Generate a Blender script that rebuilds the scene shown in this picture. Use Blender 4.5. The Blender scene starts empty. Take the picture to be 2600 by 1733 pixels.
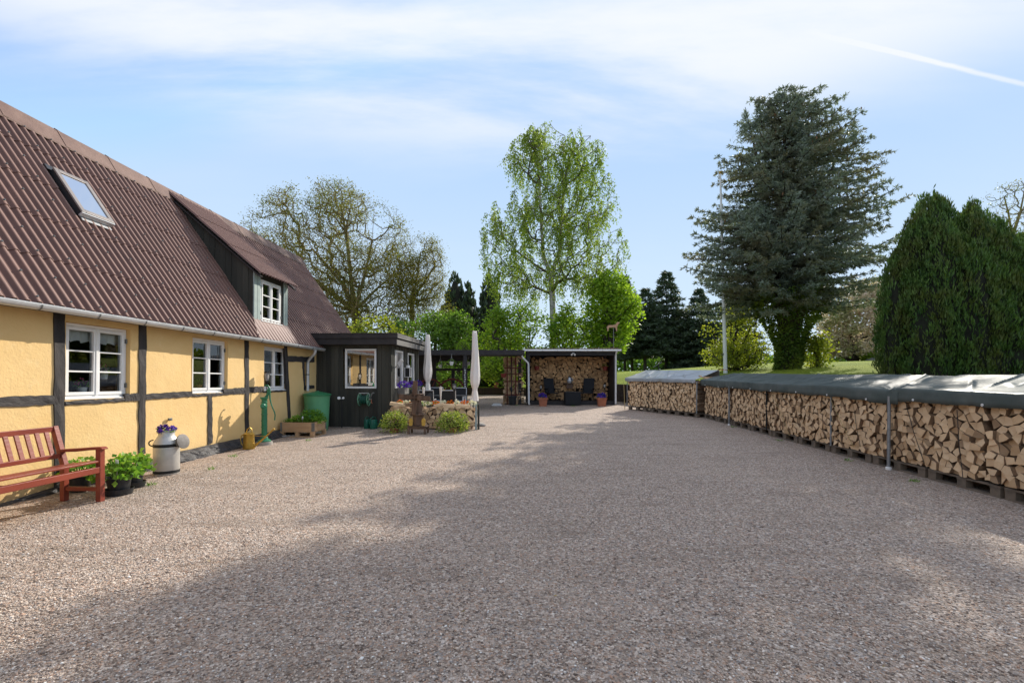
import bpy, math, random
import numpy as np
from mathutils import Vector, Matrix, noise as mnoise
R = math.radians
scene = bpy.context.scene
COL = scene.collection

# ------------------------------------------------------------------ camera
F = 1200.0                       # focal length in pixels of the 2600 px wide photograph
HC = 1.5                         # camera height
cam = bpy.data.cameras.new('camera'); co = bpy.data.objects.new('camera', cam); COL.objects.link(co)
cam.sensor_width = 36; cam.lens = 36*F/2600; cam.shift_y = 90.5/2600
cam.clip_end = 2000; cam.clip_start = .05
co.location = (0, 0, HC); co.rotation_euler = (R(90), 0, 0)
scene.camera = co
scene.render.resolution_x, scene.render.resolution_y = 1024, 682
scene.view_settings.view_transform = 'Standard'
scene.view_settings.look = 'None'
scene.view_settings.exposure = 1.13
scene.view_settings.gamma = 1

# ------------------------------------------------------------------ sky and sun
SUN_EL, SUN_AZ = R(29.5), R(34)     # azimuth measured clockwise from +Y
world = bpy.data.worlds.new('World'); scene.world = world; world.use_nodes = True
wn, wlk = world.node_tree.nodes, world.node_tree.links
bg = wn['Background']; bg.inputs['Strength'].default_value = .15
sky = wn.new('ShaderNodeTexSky'); sky.sky_type = 'NISHITA'; sky.sun_disc = False
sky.sun_elevation = SUN_EL; sky.sun_rotation = SUN_AZ
sky.air_density = 1.0; sky.dust_density = 0.0; sky.ozone_density = 3.0
def wnode(t, **kw):
    n = wn.new(t)
    for k, v in kw.items():
        setattr(n, k, v)
    return n
def wmath(op, a, b=None, clamp=False):
    n = wn.new('ShaderNodeMath'); n.operation = op; n.use_clamp = clamp
    for i, x in enumerate((a, b)):
        if x is None: continue
        if isinstance(x, (int, float)): n.inputs[i].default_value = x
        else: wlk.new(x, n.inputs[i])
    return n.outputs[0]
def wrange(x, a, b, c=0, d=1):
    n = wn.new('ShaderNodeMapRange'); n.interpolation_type = 'SMOOTHSTEP'
    wlk.new(x, n.inputs[0])
    for i, v in enumerate((a, b, c, d)): n.inputs[i+1].default_value = v
    return n.outputs[0]
tc = wn.new('ShaderNodeTexCoord')
sep = wn.new('ShaderNodeSeparateXYZ'); wlk.new(tc.outputs['Generated'], sep.inputs[0])
DX, DY, DZ = sep.outputs
den = wmath('ADD', wmath('MAXIMUM', DZ, 0.0), .18)
px_, py_ = wmath('DIVIDE', DX, den), wmath('DIVIDE', DY, den)
comb = wn.new('ShaderNodeCombineXYZ'); wlk.new(px_, comb.inputs[0]); wlk.new(py_, comb.inputs[1])
mp = wn.new('ShaderNodeMapping'); wlk.new(comb.outputs[0], mp.inputs[0])
mp.inputs['Rotation'].default_value = (0, 0, R(18)); mp.inputs['Scale'].default_value = (.55, 1.9, 1)
mp.inputs['Location'].default_value = (3.1, .35, 0)
nz = wn.new('ShaderNodeTexNoise'); wlk.new(mp.outputs[0], nz.inputs['Vector'])
nz.inputs['Scale'].default_value = 1.0; nz.inputs['Detail'].default_value = 7; nz.inputs['Roughness'].default_value = .55
nz.inputs['Distortion'].default_value = .5
mp2 = wn.new('ShaderNodeMapping'); wlk.new(comb.outputs[0], mp2.inputs[0])
mp2.inputs['Rotation'].default_value = (0, 0, R(12)); mp2.inputs['Scale'].default_value = (1.6, 5.0, 1)
nz2 = wn.new('ShaderNodeTexNoise'); wlk.new(mp2.outputs[0], nz2.inputs['Vector'])
nz2.inputs['Scale'].default_value = 1.3; nz2.inputs['Detail'].default_value = 8; nz2.inputs['Roughness'].default_value = .6
cl = wmath('ADD', nz.outputs['Fac'], wmath('MULTIPLY', wmath('SUBTRACT', nz2.outputs['Fac'], .5), .35))
# a broad veil of cirrus high up, thin wisps lower down
high = wrange(DZ, .24, .50)
cloud = wmath('MULTIPLY', wrange(wmath('ADD', cl, wmath('MULTIPLY', high, .14)), .44, .78), wrange(DZ, .36, .53, .06, 1))
# contrail: a thin band around a great circle, upper right
def pixdir(px, py):
    return Vector(((px-1300)/F, 1, (957-py)/F)).normalized()
ca, cb = pixdir(2120, 98), pixdir(2600, 212)
cn = ca.cross(cb).normalized()
dotn = wn.new('ShaderNodeVectorMath'); dotn.operation = 'DOT_PRODUCT'
wlk.new(tc.outputs['Generated'], dotn.inputs[0]); dotn.inputs[1].default_value = cn
jit = wmath('MULTIPLY', wmath('SUBTRACT', nz2.outputs['Fac'], .5), .012)
tdist = wmath('ABSOLUTE', wmath('ADD', dotn.outputs['Value'], jit))
along = wn.new('ShaderNodeVectorMath'); along.operation = 'DOT_PRODUCT'
wlk.new(tc.outputs['Generated'], along.inputs[0]); along.inputs[1].default_value = (cb-ca).normalized()
trail = wmath('MULTIPLY', wrange(tdist, .0006, .0042, 1, 0), wrange(along.outputs['Value'], (ca.dot((cb-ca).normalized()))-.05, ca.dot((cb-ca).normalized())+.1))
trail = wmath('MULTIPLY', trail, wrange(DY, .2, .3))
cloud = wmath('ADD', cloud, wmath('MULTIPLY', trail, .6), True)
mixc = wn.new('ShaderNodeMix'); mixc.data_type = 'RGBA'
tint = wn.new('ShaderNodeMix'); tint.data_type = 'RGBA'; tint.blend_type = 'MULTIPLY'; tint.inputs[0].default_value = 1
wlk.new(sky.outputs[0], tint.inputs[6]); tint.inputs[7].default_value = (1.12, .97, 1.06, 1)
veil = wn.new('ShaderNodeMix'); veil.data_type = 'RGBA'; veil.blend_type = 'DARKEN'; veil.inputs[0].default_value = 1
wlk.new(tint.outputs[2], veil.inputs[6]); lim = wn.new('ShaderNodeMix'); lim.data_type = 'RGBA'; wlk.new(wrange(DZ, 0, .5), lim.inputs[0]); lim.inputs[6].default_value = (2.2, 2.7, 3.2, 1); lim.inputs[7].default_value = (1.5, 2.12, 3.05, 1); wlk.new(lim.outputs[2], veil.inputs[7])      # an even high haze keeps the glow round the sun down
wlk.new(cloud, mixc.inputs[0]); wlk.new(veil.outputs[2], mixc.inputs[6]); mixc.inputs[7].default_value = (2.8, 2.93, 3.15, 1)
wlk.new(mixc.outputs[2], bg.inputs['Color'])

sun = bpy.data.lights.new('sun', 'SUN'); so = bpy.data.objects.new('sun', sun); COL.objects.link(so)
sun.energy = 2.6; sun.angle = R(.5); sun.color = (1, .93, .82)
sdir = Vector((math.cos(SUN_EL)*math.sin(SUN_AZ), math.cos(SUN_EL)*math.cos(SUN_AZ), math.sin(SUN_EL)))
so.rotation_euler = sdir.to_track_quat('Z', 'Y').to_euler(); so.location = sdir*40

# ------------------------------------------------------------------ placing helpers
G = .0125                                         # the yard climbs gently away from the camera
def gz(y): return G*y
def gp(px, py):                                   # ground point seen at a pixel of the photograph
    y = HC*F/(py-942.0)
    return Vector(((px-1300)/F*y, y, G*y))
def at(px, py, y):
    return Vector(((px-1300)/F*y, y, HC+(957-py)/F*y))

# ------------------------------------------------------------------ object helpers
def tag(o, label=None, cat=None, group=None, kind=None):
    if label: o['label'] = label
    if cat: o['category'] = cat
    if group: o['group'] = group
    if kind: o['kind'] = kind
    return o
def thing(name, label, cat, loc=(0, 0, 0), rotz=0, group=None):
    o = bpy.data.objects.new(name, None); COL.objects.link(o)
    o.location = loc; o.rotation_euler = (0, 0, rotz); o.empty_display_size = .1
    return tag(o, label, cat, group)
def kids(o): return [c for c in bpy.data.objects if c.parent is o]
def copy_tree(o, parent=None, table=None):
    if table is None:
        table = {}
        for x in bpy.data.objects:
            if x.parent: table.setdefault(x.parent.name, []).append(x)
    c = o.copy(); COL.objects.link(c); c.parent = parent
    for ch in table.get(o.name, []): copy_tree(ch, c, table)
    return c
def link_mesh(name, me, mats, parent=None, smooth=False):
    for m in (mats if isinstance(mats, (list, tuple)) else [mats]): me.materials.append(m)
    o = bpy.data.objects.new(name, me); COL.objects.link(o)
    if parent: o.parent = parent
    if smooth: me.polygons.foreach_set('use_smooth', [True]*len(me.polygons))
    return o
class MB:
    def __init__(s): s.v = []; s.f = []; s.r = []; s.m = []; s.cr = .5
    def face(s, idx, m=0): s.f.append(idx); s.r.append(s.cr); s.m.append(m)
    def add(s, vs, fs, m=0):
        b = len(s.v); s.v += [tuple(p) for p in vs]
        for f in fs: s.face([b+i for i in f], m)
    def box(s, x0, x1, y0, y1, z0, z1, m=0, M=None):
        vs = [Vector((x, y, z)) for z in (z0, z1) for y in (y0, y1) for x in (x0, x1)]
        if M is not None: vs = [M @ p for p in vs]
        s.add(vs, [(0, 2, 3, 1), (4, 5, 7, 6), (0, 1, 5, 4), (2, 6, 7, 3), (0, 4, 6, 2), (1, 3, 7, 5)], m)
    def bar(s, p0, p1, w, t, up=(0, 0, 1), m=0):
        p0, p1 = Vector(p0), Vector(p1); d = (p1-p0); L = d.length; d.normalize()
        u = Vector(up); a = d.cross(u)
        if a.length < 1e-4: a = d.cross(Vector((1, 0, 0)))
        a.normalize(); b = a.cross(d)
        M = Matrix((a, d, b)).transposed().to_4x4(); M.translation = p0
        s.box(-w/2, w/2, 0, L, -t/2, t/2, m, M)
    def tube(s, pts, rad, k=8, cap=True, m=0):
        pts = [Vector(p) for p in pts]; n = len(pts)
        if not isinstance(rad, (list, tuple)): rad = [rad]*n
        b = len(s.v); pa = None
        for i, p in enumerate(pts):
            d = (pts[min(i+1, n-1)]-pts[max(i-1, 0)]).normalized()
            a = pa if pa is not None else (Vector((0, 0, 1)) if abs(d.z) < .9 else Vector((1, 0, 0)))
            a = a-d*a.dot(d)
            if a.length < 1e-5: a = d.orthogonal()
            a.normalize(); pa = a; c = d.cross(a)
            for j in range(k):
                t = 2*math.pi*j/k; s.v.append(tuple(p+(a*math.cos(t)+c*math.sin(t))*rad[i]))
        for i in range(n-1):
            for j in range(k):
                j2 = (j+1) % k
                s.face([b+i*k+j, b+i*k+j2, b+(i+1)*k+j2, b+(i+1)*k+j], m)
        if cap:
            s.face([b+j for j in range(k)][::-1], m); s.face([b+(n-1)*k+j for j in range(k)], m)
    def lathe(s, prof, k=24, c=(0, 0, 0), m=0, cap=True, sx=1, sy=1, M=None):
        b = len(s.v)
        for r, z in prof:
            for j in range(k):
                t = 2*math.pi*j/k; p = Vector((c[0]+r*math.cos(t)*sx, c[1]+r*math.sin(t)*sy, c[2]+z))
                s.v.append(tuple(M @ p if M is not None else p))
        for i in range(len(prof)-1):
            for j in range(k):
                j2 = (j+1) % k
                s.face([b+i*k+j, b+i*k+j2, b+(i+1)*k+j2, b+(i+1)*k+j], m)
        if cap:
            if prof[0][0] > 1e-4: s.face([b+j for j in range(k)][::-1], m)
            if prof[-1][0] > 1e-4: s.face([b+(len(prof)-1)*k+j for j in range(k)], m)
    def prism(s, poly, o, u, v, w, m=0, mside=None):
        o, u, v, w = Vector(o), Vector(u), Vector(v), Vector(w)
        b = len(s.v); n = len(poly)
        for x, y in poly: s.v.append(tuple(o+u*x+v*y))
        for x, y in poly: s.v.append(tuple(o+u*x+v*y+w))
        s.face([b+i for i in range(n)], m); s.face([b+n+i for i in range(n)][::-1], m)
        for i in range(n):
            j = (i+1) % n; s.face([b+j, b+i, b+n+i, b+n+j], m if mside is None else mside)
    def mesh(s, name):
        me = bpy.data.meshes.new(name); me.from_pydata(s.v, [], s.f)
        me.polygons.foreach_set('material_index', s.m)
        a = me.attributes.new('rnd', 'FLOAT', 'FACE'); a.data.foreach_set('value', s.r)
        me.update(); return me
    def build(s, name, mats, parent=None, smooth=False, bevel=0):
        o = link_mesh(name, s.mesh(name), mats, parent, smooth)
        if smooth:
            try: o.data.set_sharp_from_angle(angle=R(40))
            except Exception: pass
        if bevel:
            md = o.modifiers.new('bevel', 'BEVEL'); md.width = bevel; md.segments = 2; md.limit_method = 'ANGLE'
        return o
def npmesh(name, V, Q, rnd, mats, parent=None, smooth=False):
    me = bpy.data.meshes.new(name); k = Q.shape[1]
    me.vertices.add(len(V)); me.vertices.foreach_set('co', np.ascontiguousarray(V, np.float32).ravel())
    me.loops.add(Q.size); me.loops.foreach_set('vertex_index', np.ascontiguousarray(Q, np.int32).ravel())
    me.polygons.add(len(Q)); me.polygons.foreach_set('loop_start', np.arange(0, Q.size, k, dtype=np.int32))
    a = me.attributes.new('rnd', 'FLOAT', 'FACE'); a.data.foreach_set('value', np.ascontiguousarray(rnd, np.float32))
    me.update(calc_edges=True); me.validate()
    return link_mesh(name, me, mats, parent, smooth)
def unit(a): return a/np.maximum(np.linalg.norm(a, axis=-1, keepdims=True), 1e-9)
def leaves(name, P, D, L, W, mat, parent, rng, rnd=None):
    """one rhombic leaf face per point, base at P, along D"""
    n = len(P); D = unit(D); S = unit(np.cross(D, unit(rng.normal(size=(n, 3)))))
    N = np.cross(D, S); L = np.broadcast_to(L, (n,))[:, None]; W = np.broadcast_to(W, (n,))[:, None]
    V = np.stack([P, P+D*L*.45+S*W*.5+N*W*.1, P+D*L, P+D*L*.45-S*W*.5+N*W*.1], 1).reshape(-1, 3)
    Q = np.arange(4*n).reshape(n, 4)
    return npmesh(name, V, Q, rng.random(n) if rnd is None else rnd, mat, parent)
def tubes(name, A, B, ra, rb, mat, parent, k=4):
    A, B = np.asarray(A, float), np.asarray(B, float); n = len(A)
    ra, rb = np.asarray(ra, float), np.asarray(rb, float)
    d = unit(B-A); ref = np.where(np.abs(d[:, 2:3]) < .9, [[0, 0, 1.]], [[1., 0, 0]])
    a = unit(np.cross(d, ref)); b = np.cross(d, a); V = []
    for j in range(k):
        t = 2*math.pi*j/k; o = a*math.cos(t)+b*math.sin(t); V.append(np.stack([A+o*ra[:, None], B+o*rb[:, None]], 1))
    V = np.stack(V, 1).reshape(-1, 3)         # n,k,2
    base = np.arange(n)[:, None]*2*k; Q = []
    for j in range(k):
        j2 = (j+1) % k; Q.append(np.concatenate([base+2*j, base+2*j2, base+2*j2+1, base+2*j+1], 1))
    Q = np.stack(Q, 1).reshape(-1, 4)
    return npmesh(name, V, Q, np.full(len(Q), .5), mat, parent, True)

# ------------------------------------------------------------------ materials
def newmat(name):
    m = bpy.data.materials.new(name); m.use_nodes = True; nt = m.node_tree
    return m, nt.nodes, nt.links, nt.nodes['Principled BSDF']
def c4(c): return (c[0], c[1], c[2], 1)
def nmath(nt, op, a, b, clamp=False):
    n = nt.nodes.new('ShaderNodeMath'); n.operation = op; n.use_clamp = clamp
    for i, x in enumerate((a, b)):
        if isinstance(x, (int, float)): n.inputs[i].default_value = x
        else: nt.links.new(x, n.inputs[i])
    return n.outputs[0]
def nmix(nt, fac, a, b, mode='MIX'):
    n = nt.nodes.new('ShaderNodeMix'); n.data_type = 'RGBA'; n.blend_type = mode
    for i, x in ((0, fac), (6, a), (7, b)):
        if isinstance(x, (int, float)): n.inputs[i].default_value = x
        elif isinstance(x, (tuple, list)): n.inputs[i].default_value = c4(x)
        else: nt.links.new(x, n.inputs[i])
    return n.outputs[2]
def nramp(nt, x, a, b):
    n = nt.nodes.new('ShaderNodeMapRange'); n.inputs[1].default_value = a; n.inputs[2].default_value = b
    nt.links.new(x, n.inputs[0]); return n.outputs[0]
def ncoord(nt, stretch=(1, 1, 1), rot=(0, 0, 0)):
    t = nt.nodes.new('ShaderNodeTexCoord'); mp = nt.nodes.new('ShaderNodeMapping')
    mp.inputs['Scale'].default_value = stretch; mp.inputs['Rotation'].default_value = rot
    nt.links.new(t.outputs['Object'], mp.inputs[0]); return mp.outputs[0]
def nnoise(nt, vec, sc, det=5, ro=.55, dist=0):
    n = nt.nodes.new('ShaderNodeTexNoise'); nt.links.new(vec, n.inputs['Vector'])
    n.inputs['Scale'].default_value = sc; n.inputs['Detail'].default_value = det
    n.inputs['Roughness'].default_value = ro; n.inputs['Distortion'].default_value = dist
    return n.outputs['Fac']
def nbump(nt, bs, h, st, dist=.01):
    b = nt.nodes.new('ShaderNodeBump'); b.inputs['Strength'].default_value = st; b.inputs['Distance'].default_value = dist
    nt.links.new(h, b.inputs['Height']); nt.links.new(b.outputs[0], bs.inputs['Normal'])
def nattr(nt, name='rnd'):
    a = nt.nodes.new('ShaderNodeAttribute'); a.attribute_name = name; return a.outputs['Fac']
def M(name, c1, c2=None, sc=4, rough=.75, bump=0, bsc=40, rnd=0, metal=0, spec=.4, stretch=(1, 1, 1), lo=.35, hi=.65, bd=.01, fine=0):
    m, n, l, bs = newmat(name); nt = m.node_tree; v = ncoord(nt, stretch)
    col = nmix(nt, nramp(nt, nnoise(nt, v, sc), lo, hi), c1, c2 or [x*.75 for x in c1])
    if fine:
        k = nramp(nt, nnoise(nt, v, bsc*1.7, 3), .3, .7); g = nmath(nt, 'ADD', nmath(nt, 'MULTIPLY', k, 2*fine), 1-fine)
        cc = nt.nodes.new('ShaderNodeCombineColor')
        for i in range(3): l.new(g, cc.inputs[i])
        col = nmix(nt, 1.0, col, cc.outputs[0], 'MULTIPLY')
    if rnd:
        g = nmath(nt, 'ADD', nmath(nt, 'MULTIPLY', nattr(nt), 2*rnd), 1-rnd)
        cc = nt.nodes.new('ShaderNodeCombineColor')
        for i in range(3): l.new(g, cc.inputs[i])
        col = nmix(nt, 1.0, col, cc.outputs[0], 'MULTIPLY')
    l.new(col, bs.inputs['Base Color'])
    bs.inputs['Roughness'].default_value = rough; bs.inputs['Metallic'].default_value = metal
    bs.inputs['Specular IOR Level'].default_value = spec
    if bump: nbump(nt, bs, nnoise(nt, v, bsc, 6, .6), bump, bd)
    return m
def FOL(name, c1, c2, trans=.45, nsc=.9, rough=.5, c3=None, tint=(1.15, 1.15, .7)):
    """leaves: per-leaf colour between c1 and c2, some light passes through"""
    m, n, l, bs = newmat(name); nt = m.node_tree; v = ncoord(nt)
    col = nmix(nt, nattr(nt), c1, c2)
    if c3: col = nmix(nt, nramp(nt, nnoise(nt, v, nsc, 3), .45, .65), col, c3)
    l.new(col, bs.inputs['Base Color']); bs.inputs['Roughness'].default_value = rough
    bs.inputs['Specular IOR Level'].default_value = .3
    tr = nt.nodes.new('ShaderNodeBsdfTranslucent'); l.new(nmix(nt, 1.0, col, tint, 'MULTIPLY'), tr.inputs[0])
    mx = nt.nodes.new('ShaderNodeMixShader'); mx.inputs[0].default_value = trans
    l.new(bs.outputs[0], mx.inputs[1]); l.new(tr.outputs[0], mx.inputs[2])
    l.new(mx.outputs[0], nt.nodes['Material Output'].inputs['Surface'])
    return m
def GLASS(name, refl, tint=(.85, .9, .9)):
    m, n, l, bs = newmat(name); nt = m.node_tree; n.remove(bs)
    t = n.new('ShaderNodeBsdfTransparent'); t.inputs[0].default_value = c4(tint)
    g = n.new('ShaderNodeBsdfGlossy'); g.inputs['Roughness'].default_value = .01
    fr = n.new('ShaderNodeFresnel'); fr.inputs[0].default_value = 1.5
    mx = n.new('ShaderNodeMixShader'); l.new(nmath(nt, 'ADD', fr.outputs[0], refl, True), mx.inputs[0])
    l.new(t.outputs[0], mx.inputs[1]); l.new(g.outputs[0], mx.inputs[2])
    l.new(mx.outputs[0], n['Material Output'].inputs['Surface']); return m
def gravel_mat():
    m, n, l, bs = newmat('gravel'); nt = m.node_tree; v = ncoord(nt)
    def vor(sc, rnd=1.0):
        k = n.new('ShaderNodeTexVoronoi'); l.new(v, k.inputs['Vector']); k.inputs['Scale'].default_value = sc
        k.inputs['Randomness'].default_value = rnd; return k
    a, b = vor(60), vor(112)
    def stone(k):
        s = n.new('ShaderNodeSeparateColor'); l.new(k.outputs['Color'], s.inputs[0])
        r = n.new('ShaderNodeValToRGB'); l.new(s.outputs[0], r.inputs[0]); e = r.color_ramp.elements
        cols = [(0, (.15, .112, .088)), (.07, (.27, .205, .16)), (.24, (.43, .335, .265)), (.48, (.58, .455, .365)), (.66, (.52, .35, .25)), (.78, (.76, .64, .535)), (.91, (.40, .355, .32)), (1, (.88, .81, .72))]
        e[0].position, e[0].color = 0, c4(cols[0][1]); e[1].position, e[1].color = 1, c4(cols[-1][1])
        for p, c in cols[1:-1]:
            q = e.new(p); q.color = c4(c)
        r.color_ramp.interpolation = 'CONSTANT'
        return r.outputs[0]
    col = nmix(nt, nramp(nt, nnoise(nt, v, 30, 2), .53, .63), stone(a), stone(b))
    dd = nmath(nt, 'MULTIPLY', a.outputs['Distance'], 1.0)
    # earth between stones shows in patches and in rake marks
    v2 = ncoord(nt, (.55, 2.2, 1), (0, 0, R(-8)))
    dirt = nmath(nt, 'MULTIPLY', nramp(nt, nnoise(nt, v2, 1.5, 7, .65, .4), .50, .70), .42)
    col = nmix(nt, dirt, col, (.21, .155, .11))
    pale = nmath(nt, 'MULTIPLY', nramp(nt, nnoise(nt, v, .45, 5, .6), .5, .75), .30)
    col = nmix(nt, pale, col, (.58, .455, .35))
    l.new(col, bs.inputs['Base Color']); bs.inputs['Roughness'].default_value = .8; bs.inputs['Specular IOR Level'].default_value = .3
    hgt = nmath(nt, 'ADD', nmath(nt, 'MULTIPLY', dd, -1.0), nmath(nt, 'MULTIPLY', b.outputs['Distance'], -.6))
    hgt = nmath(nt, 'ADD', hgt, nmath(nt, 'MULTIPLY', nnoise(nt, v2, 5, 6, .6), 1.6))
    nbump(nt, bs, hgt, 1.0, .016)
    return m
def pebble_mat():
    m, n, l, bs = newmat('pebble'); nt = m.node_tree; r = n.new('ShaderNodeValToRGB'); l.new(nattr(nt), r.inputs[0]); e = r.color_ramp.elements; r.color_ramp.interpolation = 'CONSTANT'
    e[0].position, e[0].color = 0, (.20, .15, .12, 1); e[1].position, e[1].color = .96, (.88, .83, .76, 1)
    for p, c in ((.10, (.36, .28, .225)), (.30, (.52, .42, .335)), (.55, (.64, .52, .42)), (.72, (.50, .33, .235)), (.82, (.78, .68, .58)), (.91, (.42, .38, .35))):
        q = e.new(p); q.color = c4(c)
    l.new(r.outputs[0], bs.inputs['Base Color']); bs.inputs['Roughness'].default_value = .75; bs.inputs['Specular IOR Level'].default_value = .3; return m
def grass_mat():
    m, n, l, bs = newmat('lawn'); nt = m.node_tree; v = ncoord(nt)
    col = nmix(nt, nramp(nt, nnoise(nt, v, .35, 6), .35, .65), (.20, .255, .026), (.30, .35, .04))
    col = nmix(nt, nmath(nt, 'MULTIPLY', nramp(nt, nnoise(nt, v, 14, 6, .7), .3, .7), .6), col, (.10, .15, .018))
    l.new(col, bs.inputs['Base Color']); bs.inputs['Roughness'].default_value = .9; bs.inputs['Specular IOR Level'].default_value = .05
    nbump(nt, bs, nnoise(nt, v, 25, 5, .7), 1, .05); return m
def roof_mat():
    m, n, l, bs = newmat('roof_sheet'); nt = m.node_tree; v = ncoord(nt)
    col = nmix(nt, nramp(nt, nnoise(nt, v, 2.2, 6, .6), .3, .7), (.105, .046, .033), (.152, .068, .048))
    col = nmix(nt, nmath(nt, 'MULTIPLY', nramp(nt, nnoise(nt, v, 45, 4, .7), .5, .75), .35), col, (.05, .03, .026))
    col = nmix(nt, nmath(nt, 'MULTIPLY', nramp(nt, nnoise(nt, v, 9, 4, .7), .66, .75), .5), col, (.15, .10, .045))
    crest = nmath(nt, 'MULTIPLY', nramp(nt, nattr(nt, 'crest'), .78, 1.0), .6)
    col = nmix(nt, crest, col, (.40, .25, .20))  # sheen along the wave crests, with some wear, put into the colour
    l.new(col, bs.inputs['Base Color']); bs.inputs['Roughness'].default_value = .6; bs.inputs['Specular IOR Level'].default_value = .45
    nbump(nt, bs, nnoise(nt, v, 90, 3), .25, .004); return m
def plaster_mat():
    m, n, l, bs = newmat('yellow_plaster'); nt = m.node_tree; v = ncoord(nt)
    col = nmix(nt, nramp(nt, nnoise(nt, v, 1.1, 6, .6), .3, .7), (.82, .575, .27), (.75, .50, .21))
    col = nmix(nt, nmath(nt, 'MULTIPLY', nramp(nt, nnoise(nt, v, 3.5, 7, .7), .56, .70), .35), col, (.86, .66, .37))     # rubbed and repaired patches
    t = n.new('ShaderNodeTexCoord'); s = n.new('ShaderNodeSeparateXYZ'); l.new(t.outputs['Object'], s.inputs[0])
    low = nmath(nt, 'ADD', s.outputs[2], nmath(nt, 'MULTIPLY', nnoise(nt, v, 5, 6, .7), -.5))
    col = nmix(nt, nmath(nt, 'MULTIPLY', nramp(nt, low, .22, -.12), .5), col, (.40, .29, .17))                            # rain splash at the foot
    l.new(col, bs.inputs['Base Color']); bs.inputs['Roughness'].default_value = .88; bs.inputs['Specular IOR Level'].default_value = .2
    h = nmath(nt, 'ADD', nmath(nt, 'MULTIPLY', nnoise(nt, v, 6, 5, .6), 1.6), nnoise(nt, v, 34, 5, .6))
    nbump(nt, bs, h, .38, .014); return m
def logend_mat():
    m, n, l, bs = newmat('split_wood'); nt = m.node_tree; v = ncoord(nt); r = nattr(nt)
    col = nmix(nt, nramp(nt, nnoise(nt, v, 9, 6, .65), .3, .7), (.66, .455, .27), (.79, .60, .395))
    ramp = n.new('ShaderNodeValToRGB'); l.new(r, ramp.inputs[0]); e = ramp.color_ramp.elements
    e[0].position, e[0].color = 0, (.45, .40, .37, 1); e[1].position, e[1].color = 1, (1.12, 1.06, .98, 1)
    q = e.new(.07); q.color = (.52, .48, .45, 1); q = e.new(.13); q.color = (.70, .62, .54, 1); q = e.new(.26); q.color = (.90, .83, .75, 1); q = e.new(.7); q.color = (1, .98, .95, 1)
    col = nmix(nt, 1.0, col, ramp.outputs[0], 'MULTIPLY')
    col = nmix(nt, nmath(nt, 'MULTIPLY', nramp(nt, nnoise(nt, v, 38, 6, .7, 1.5), .58, .72), .55), col, (.25, .15, .09))
    l.new(col, bs.inputs['Base Color']); bs.inputs['Roughness'].default_value = .85; bs.inputs['Specular IOR Level'].default_value = .2
    nbump(nt, bs, nnoise(nt, v, 55, 5, .7, 1), .7, .008); return m
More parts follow.
